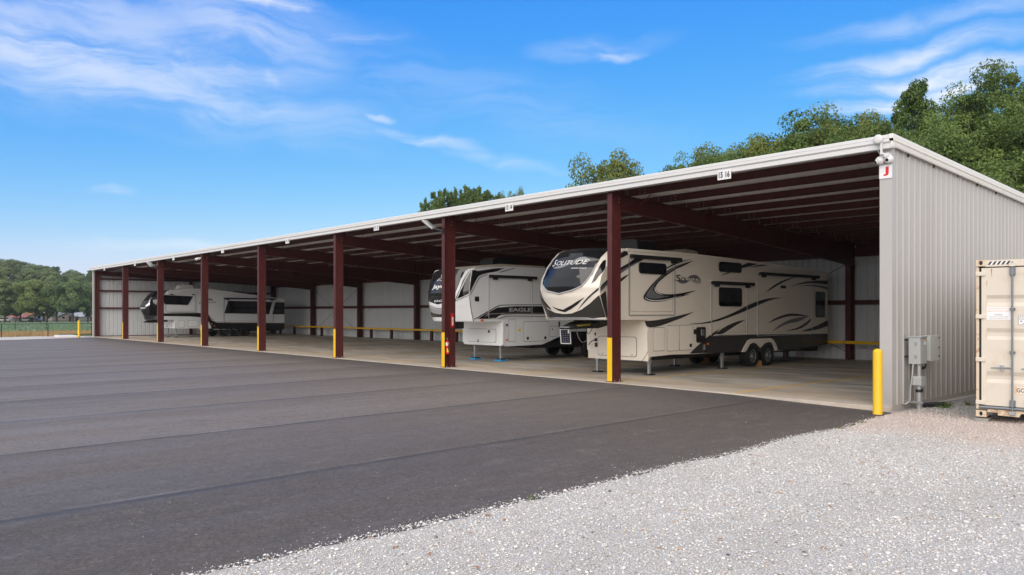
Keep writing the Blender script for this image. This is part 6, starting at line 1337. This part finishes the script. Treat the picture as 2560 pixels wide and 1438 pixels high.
# ------------------------------------------------------------------ dry grass, weeds, stones
def blades(name, spots, h0, h1, width, cols, label=None, lean=.35):
    n = len(spots); P = np.array(spots); h = RNG.uniform(h0, h1, n); a = RNG.uniform(0, 6.28, n); ln = RNG.normal(0, lean, (n, 2)) * h[:, None]
    V = np.empty((n, 3, 3)); dx = np.cos(a) * width / 2; dy = np.sin(a) * width / 2
    V[:, 0] = P - np.stack([dx, dy, 0 * dx], 1); V[:, 1] = P + np.stack([dx, dy, 0 * dx], 1); V[:, 2] = P + np.concatenate([ln, h[:, None]], 1)
    me = bpy.data.meshes.new(name); me.from_pydata(V.reshape(-1, 3).tolist(), [], [(3 * i, 3 * i + 1, 3 * i + 2) for i in range(n)])
    at = me.attributes.new('tint', 'FLOAT', 'POINT'); at.data.foreach_set('value', np.repeat(RNG.random(n), 3).astype(np.float32)); me.materials.append(cols)
    o = bpy.data.objects.new(name, me); link(o); return o
DRY = leaf_material('dry_grass_blades', (.36, .22, .10), (.58, .43, .21), (.42, .28, .13)); GRN = leaf_material('weed_leaves', (.05, .10, .02), (.16, .24, .05), (.12, .18, .04))
sp_ = []
while len(sp_) < 16000:
    x, y = random.uniform(-84, -66.3), random.uniform(-20, 14); k_ = math.sin(x * .8) * math.sin(y * .9 + x * .3)
    if random.random() < .45 + .5 * k_: sp_.append((x, y, land_z(x, y) + .085))
tag(blades('dry_grass', sp_, .10, .42, .05, DRY), 'tan dry grass along the foot of the fences', kind='stuff')
sp_ = [(x, y, land_z(x, y) + .085) for x, y in ((random.uniform(-68.5, -66.0), random.uniform(-.9, 1.6)) for _ in range(1500))]
tag(blades('verge_grass', sp_, .06, .22, .04, GRN), 'patch of bright green grass by the far bollard', kind='stuff')
crop = []
while len(crop) < 26000:
    x, y = -84 - 190 * random.random() ** 1.6, random.uniform(-30, 75)
    if y > 60 + (x + 100) * .1 or y < -20 - (x + 84) * -.1: continue
    crop.append((x, y, land_z(x, y) + .05))
tag(blades('crop_plants', crop, .22, .55, .34, leaf_material('crop_leaves', (.12, .20, .10), (.34, .45, .29), (.22, .31, .18)), lean=.5), 'low green crop plants covering the field', kind='stuff')
def weed(x, y, label, n=46, s=1.0):
    z = (asph_z(x, y) if x < edge_x(y) else grav_z(x, y)) - .01
    pts = [(x + random.gauss(0, .05) * s, y + random.gauss(0, .05) * s, z) for _ in range(n)]
    o = blades('weed', [(a - x, b - y, 0) for a, b, c in pts], .04 * s, .16 * s, .022, GRN, lean=.6); o.location = (x, y, z); tag(o, label, 'weed', 'weeds in the gravel')
for x, y, s, lb in ((.50, 1.28, 1.3, 'leafy weed clump in front of the black drain pipe'), (.42, 1.75, 1.0, 'weed at the far end of the black drain pipe'), (.62, 2.4, .9, 'weed by the wall between the drain pipe and the container'), (.34, -2.2, .55, 'weed on the asphalt edge nearest the bollard'), (.30, -3.1, .6, 'weed on the asphalt edge where the pale gravel begins'), (.36, -2.62, .4, 'small weed between two others on the asphalt edge'), (.50, -10.6, .7, 'single grass tuft on the asphalt edge in the foreground')):
    weed(x, y, lb, 46 if y > 0 else 24 if y > -9 else 8, s)
k = nodes_mat('gravel_stones'); at = k.new('ShaderNodeAttribute', attribute_name='tint'); cr = k.new('ShaderNodeValToRGB'); k.t.links.new(at.outputs['Fac'], cr.inputs[0])
els = cr.color_ramp.elements; els[0].position = 0; els[0].color = (.09, .09, .10, 1); els[1].position = 1; els[1].color = (.84, .83, .82, 1)
for pos, c in ((.10, (.25, .245, .24)), (.30, (.50, .485, .465)), (.60, (.70, .68, .655)), (.86, (.81, .795, .77)), (.885, (.50, .33, .20)), (.925, (.62, .50, .40)), (.94, (.72, .72, .71))):
    e_ = els.new(pos); e_.color = c + (1,)
at2 = k.new('ShaderNodeAttribute', attribute_name='warm'); k.col(k.mix(at2.outputs['Fac'], cr.outputs['Color'], k.mix(at.outputs['Fac'], (.46, .36, .31), (.80, .70, .64)))); k.rough(.9)
def stones(name, P, size, tint, warm, flat=.48):
    n = len(P); base = np.array([(1, 0, 0), (-1, 0, 0), (0, 1, 0), (0, -1, 0), (0, 0, 1), (0, 0, -1)], float)
    F_ = np.array([(0, 2, 4), (2, 1, 4), (1, 3, 4), (3, 0, 4), (2, 0, 5), (1, 2, 5), (3, 1, 5), (0, 3, 5)])
    V = base[None] * RNG.uniform(.6, 1.25, (n, 6, 3)) + RNG.normal(0, .16, (n, 6, 3)); V *= size[:, None, None]; V[:, :, 2] *= flat
    a = RNG.uniform(0, 6.28, n); c, s = np.cos(a)[:, None], np.sin(a)[:, None]
    x, y = V[:, :, 0] * c - V[:, :, 1] * s, V[:, :, 0] * s + V[:, :, 1] * c
    V = np.stack([x, y, V[:, :, 2]], 2) + P[:, None, :]
    Fa = (F_[None] + 6 * np.arange(n)[:, None, None]).reshape(-1, 3).astype(np.int32)
    me = bpy.data.meshes.new(name); me.vertices.add(6 * n); me.vertices.foreach_set('co', V.astype(np.float32).ravel())
    me.loops.add(3 * len(Fa)); me.loops.foreach_set('vertex_index', Fa.ravel()); me.polygons.add(len(Fa))
    me.polygons.foreach_set('loop_start', np.arange(0, 3 * len(Fa), 3, dtype=np.int32)); me.polygons.foreach_set('loop_total', np.full(len(Fa), 3, dtype=np.int32))
    for nm, v in (('tint', tint), ('warm', warm)): q = me.attributes.new(nm, 'FLOAT', 'POINT'); q.data.foreach_set('value', np.repeat(v, 6).astype(np.float32))
    me.materials.append(k.m); me.update(); me.validate(); o = bpy.data.objects.new(name, me); link(o); return o
XS = []; 
while sum(len(q) for q in XS) < 240000:
    q = np.stack([RNG.uniform(.2, 8.4, 60000), -16.5 + 19.5 * RNG.random(60000) ** 1.15], 1)
    ok = q[:, 0] < 9.2 - .298 * (q[:, 1] + 16.2)          # a little wider than the part in view
    ex = np.array([edge_x(v) for v in q[:, 1]]); ok &= (q[:, 0] > ex - .02 - np.abs(RNG.normal(0, .05, 60000)))
    XS.append(q[ok])
q = np.concatenate(XS)[:240000]; zz = np.array([grav_z(a, b) for a, b in q]); EX = np.array([edge_x(v) for v in q[:, 1]]); n = len(q)
size = np.clip(RNG.lognormal(math.log(.0066), .52, n), .0026, .028)
lo = np.sin(q[:, 0] * 2.1 + 1.3 * np.sin(q[:, 1] * 1.1)) * np.sin(q[:, 1] * 1.7 + q[:, 0]); tint = np.clip(RNG.normal(.66 + .13 * lo, .20, n), 0, 1); warm = np.clip((q[:, 1] + 3.2 + .35 * np.sin(q[:, 0] * 3) + RNG.normal(0, .35, n)) * 1.6, 0, 1) * np.clip(1.1 - (q[:, 1] - .0) * 1.2, 0, 1)
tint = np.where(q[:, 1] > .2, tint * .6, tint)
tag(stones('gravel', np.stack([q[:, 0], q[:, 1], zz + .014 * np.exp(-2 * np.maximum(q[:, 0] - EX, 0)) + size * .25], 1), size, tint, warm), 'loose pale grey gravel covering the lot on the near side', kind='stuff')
n = 1300; y = -14.5 + 13.5 * RNG.random(n); d = np.abs(RNG.normal(0, .30, n)) * (RNG.random(n) ** .5) + .01; far = RNG.random(n) < .16; d = np.where(far, RNG.uniform(.2, 2.6, n), d)
x = np.array([edge_x(v) for v in y]) - d; size = np.clip(RNG.lognormal(math.log(.0038), .45, n), .002, .014)
tag(stones('stray_gravel', np.stack([x, y, np.array([asph_z(a, b) for a, b in zip(x, y)]) + size * .4], 1), size, np.clip(RNG.normal(.75, .15, n), 0, .86), np.zeros(n)), 'stray gravel bits scattered on the asphalt edge', kind='stuff')
brown = mat('dry_leaf', (.36, .17, .06), .8, 0, .3, 30)
for i in range(46):
    y = -13.5 + 11 * random.random(); x = edge_x(y) + .15 + random.random() * (5.2 - .25 * (y + 14)); z = grav_z(x, y) + .016; s = random.uniform(.012, .030); a = random.uniform(0, 6.28); c, sn = math.cos(a), math.sin(a)
    pts = [(-1.5, 0, .1), (-.5, .6, .25), (.7, .5, .1), (1.6, 0, .5), (.6, -.55, .2), (-.6, -.5, .35)]
    mb = MB(); mb.add([(x + s * (p * c - r * sn), y + s * (p * sn + r * c), z + s * h) for p, r, h in pts], [(0, 1, 4, 5), (1, 2, 3, 4)])
    tag(mb.build('fallen_leaf', brown, None, 0, (x, y, z)), 'dry orange-brown leaf lying on the pale gravel', 'leaf', 'fallen leaves on the gravel')

# ------------------------------------------------------------------ thin haze that pales the far hill
hz = bpy.data.materials.new('haze_air'); hz.use_nodes = True; t = hz.node_tree; t.nodes.clear()
o_ = t.nodes.new('ShaderNodeOutputMaterial'); v_ = t.nodes.new('ShaderNodeVolumePrincipled'); t.links.new(v_.outputs[0], o_.inputs['Volume'])
v_.inputs['Color'].default_value = (.82, .89, .96, 1); v_.inputs['Density'].default_value = .00018; v_.inputs['Anisotropy'].default_value = .2
mb = MB(); mb.box(-3100, 3100, -3100, 3100, -4.5, 48); tag(mb.build('haze', hz), 'thin pale haze in the air over the lot and the hills', kind='stuff')
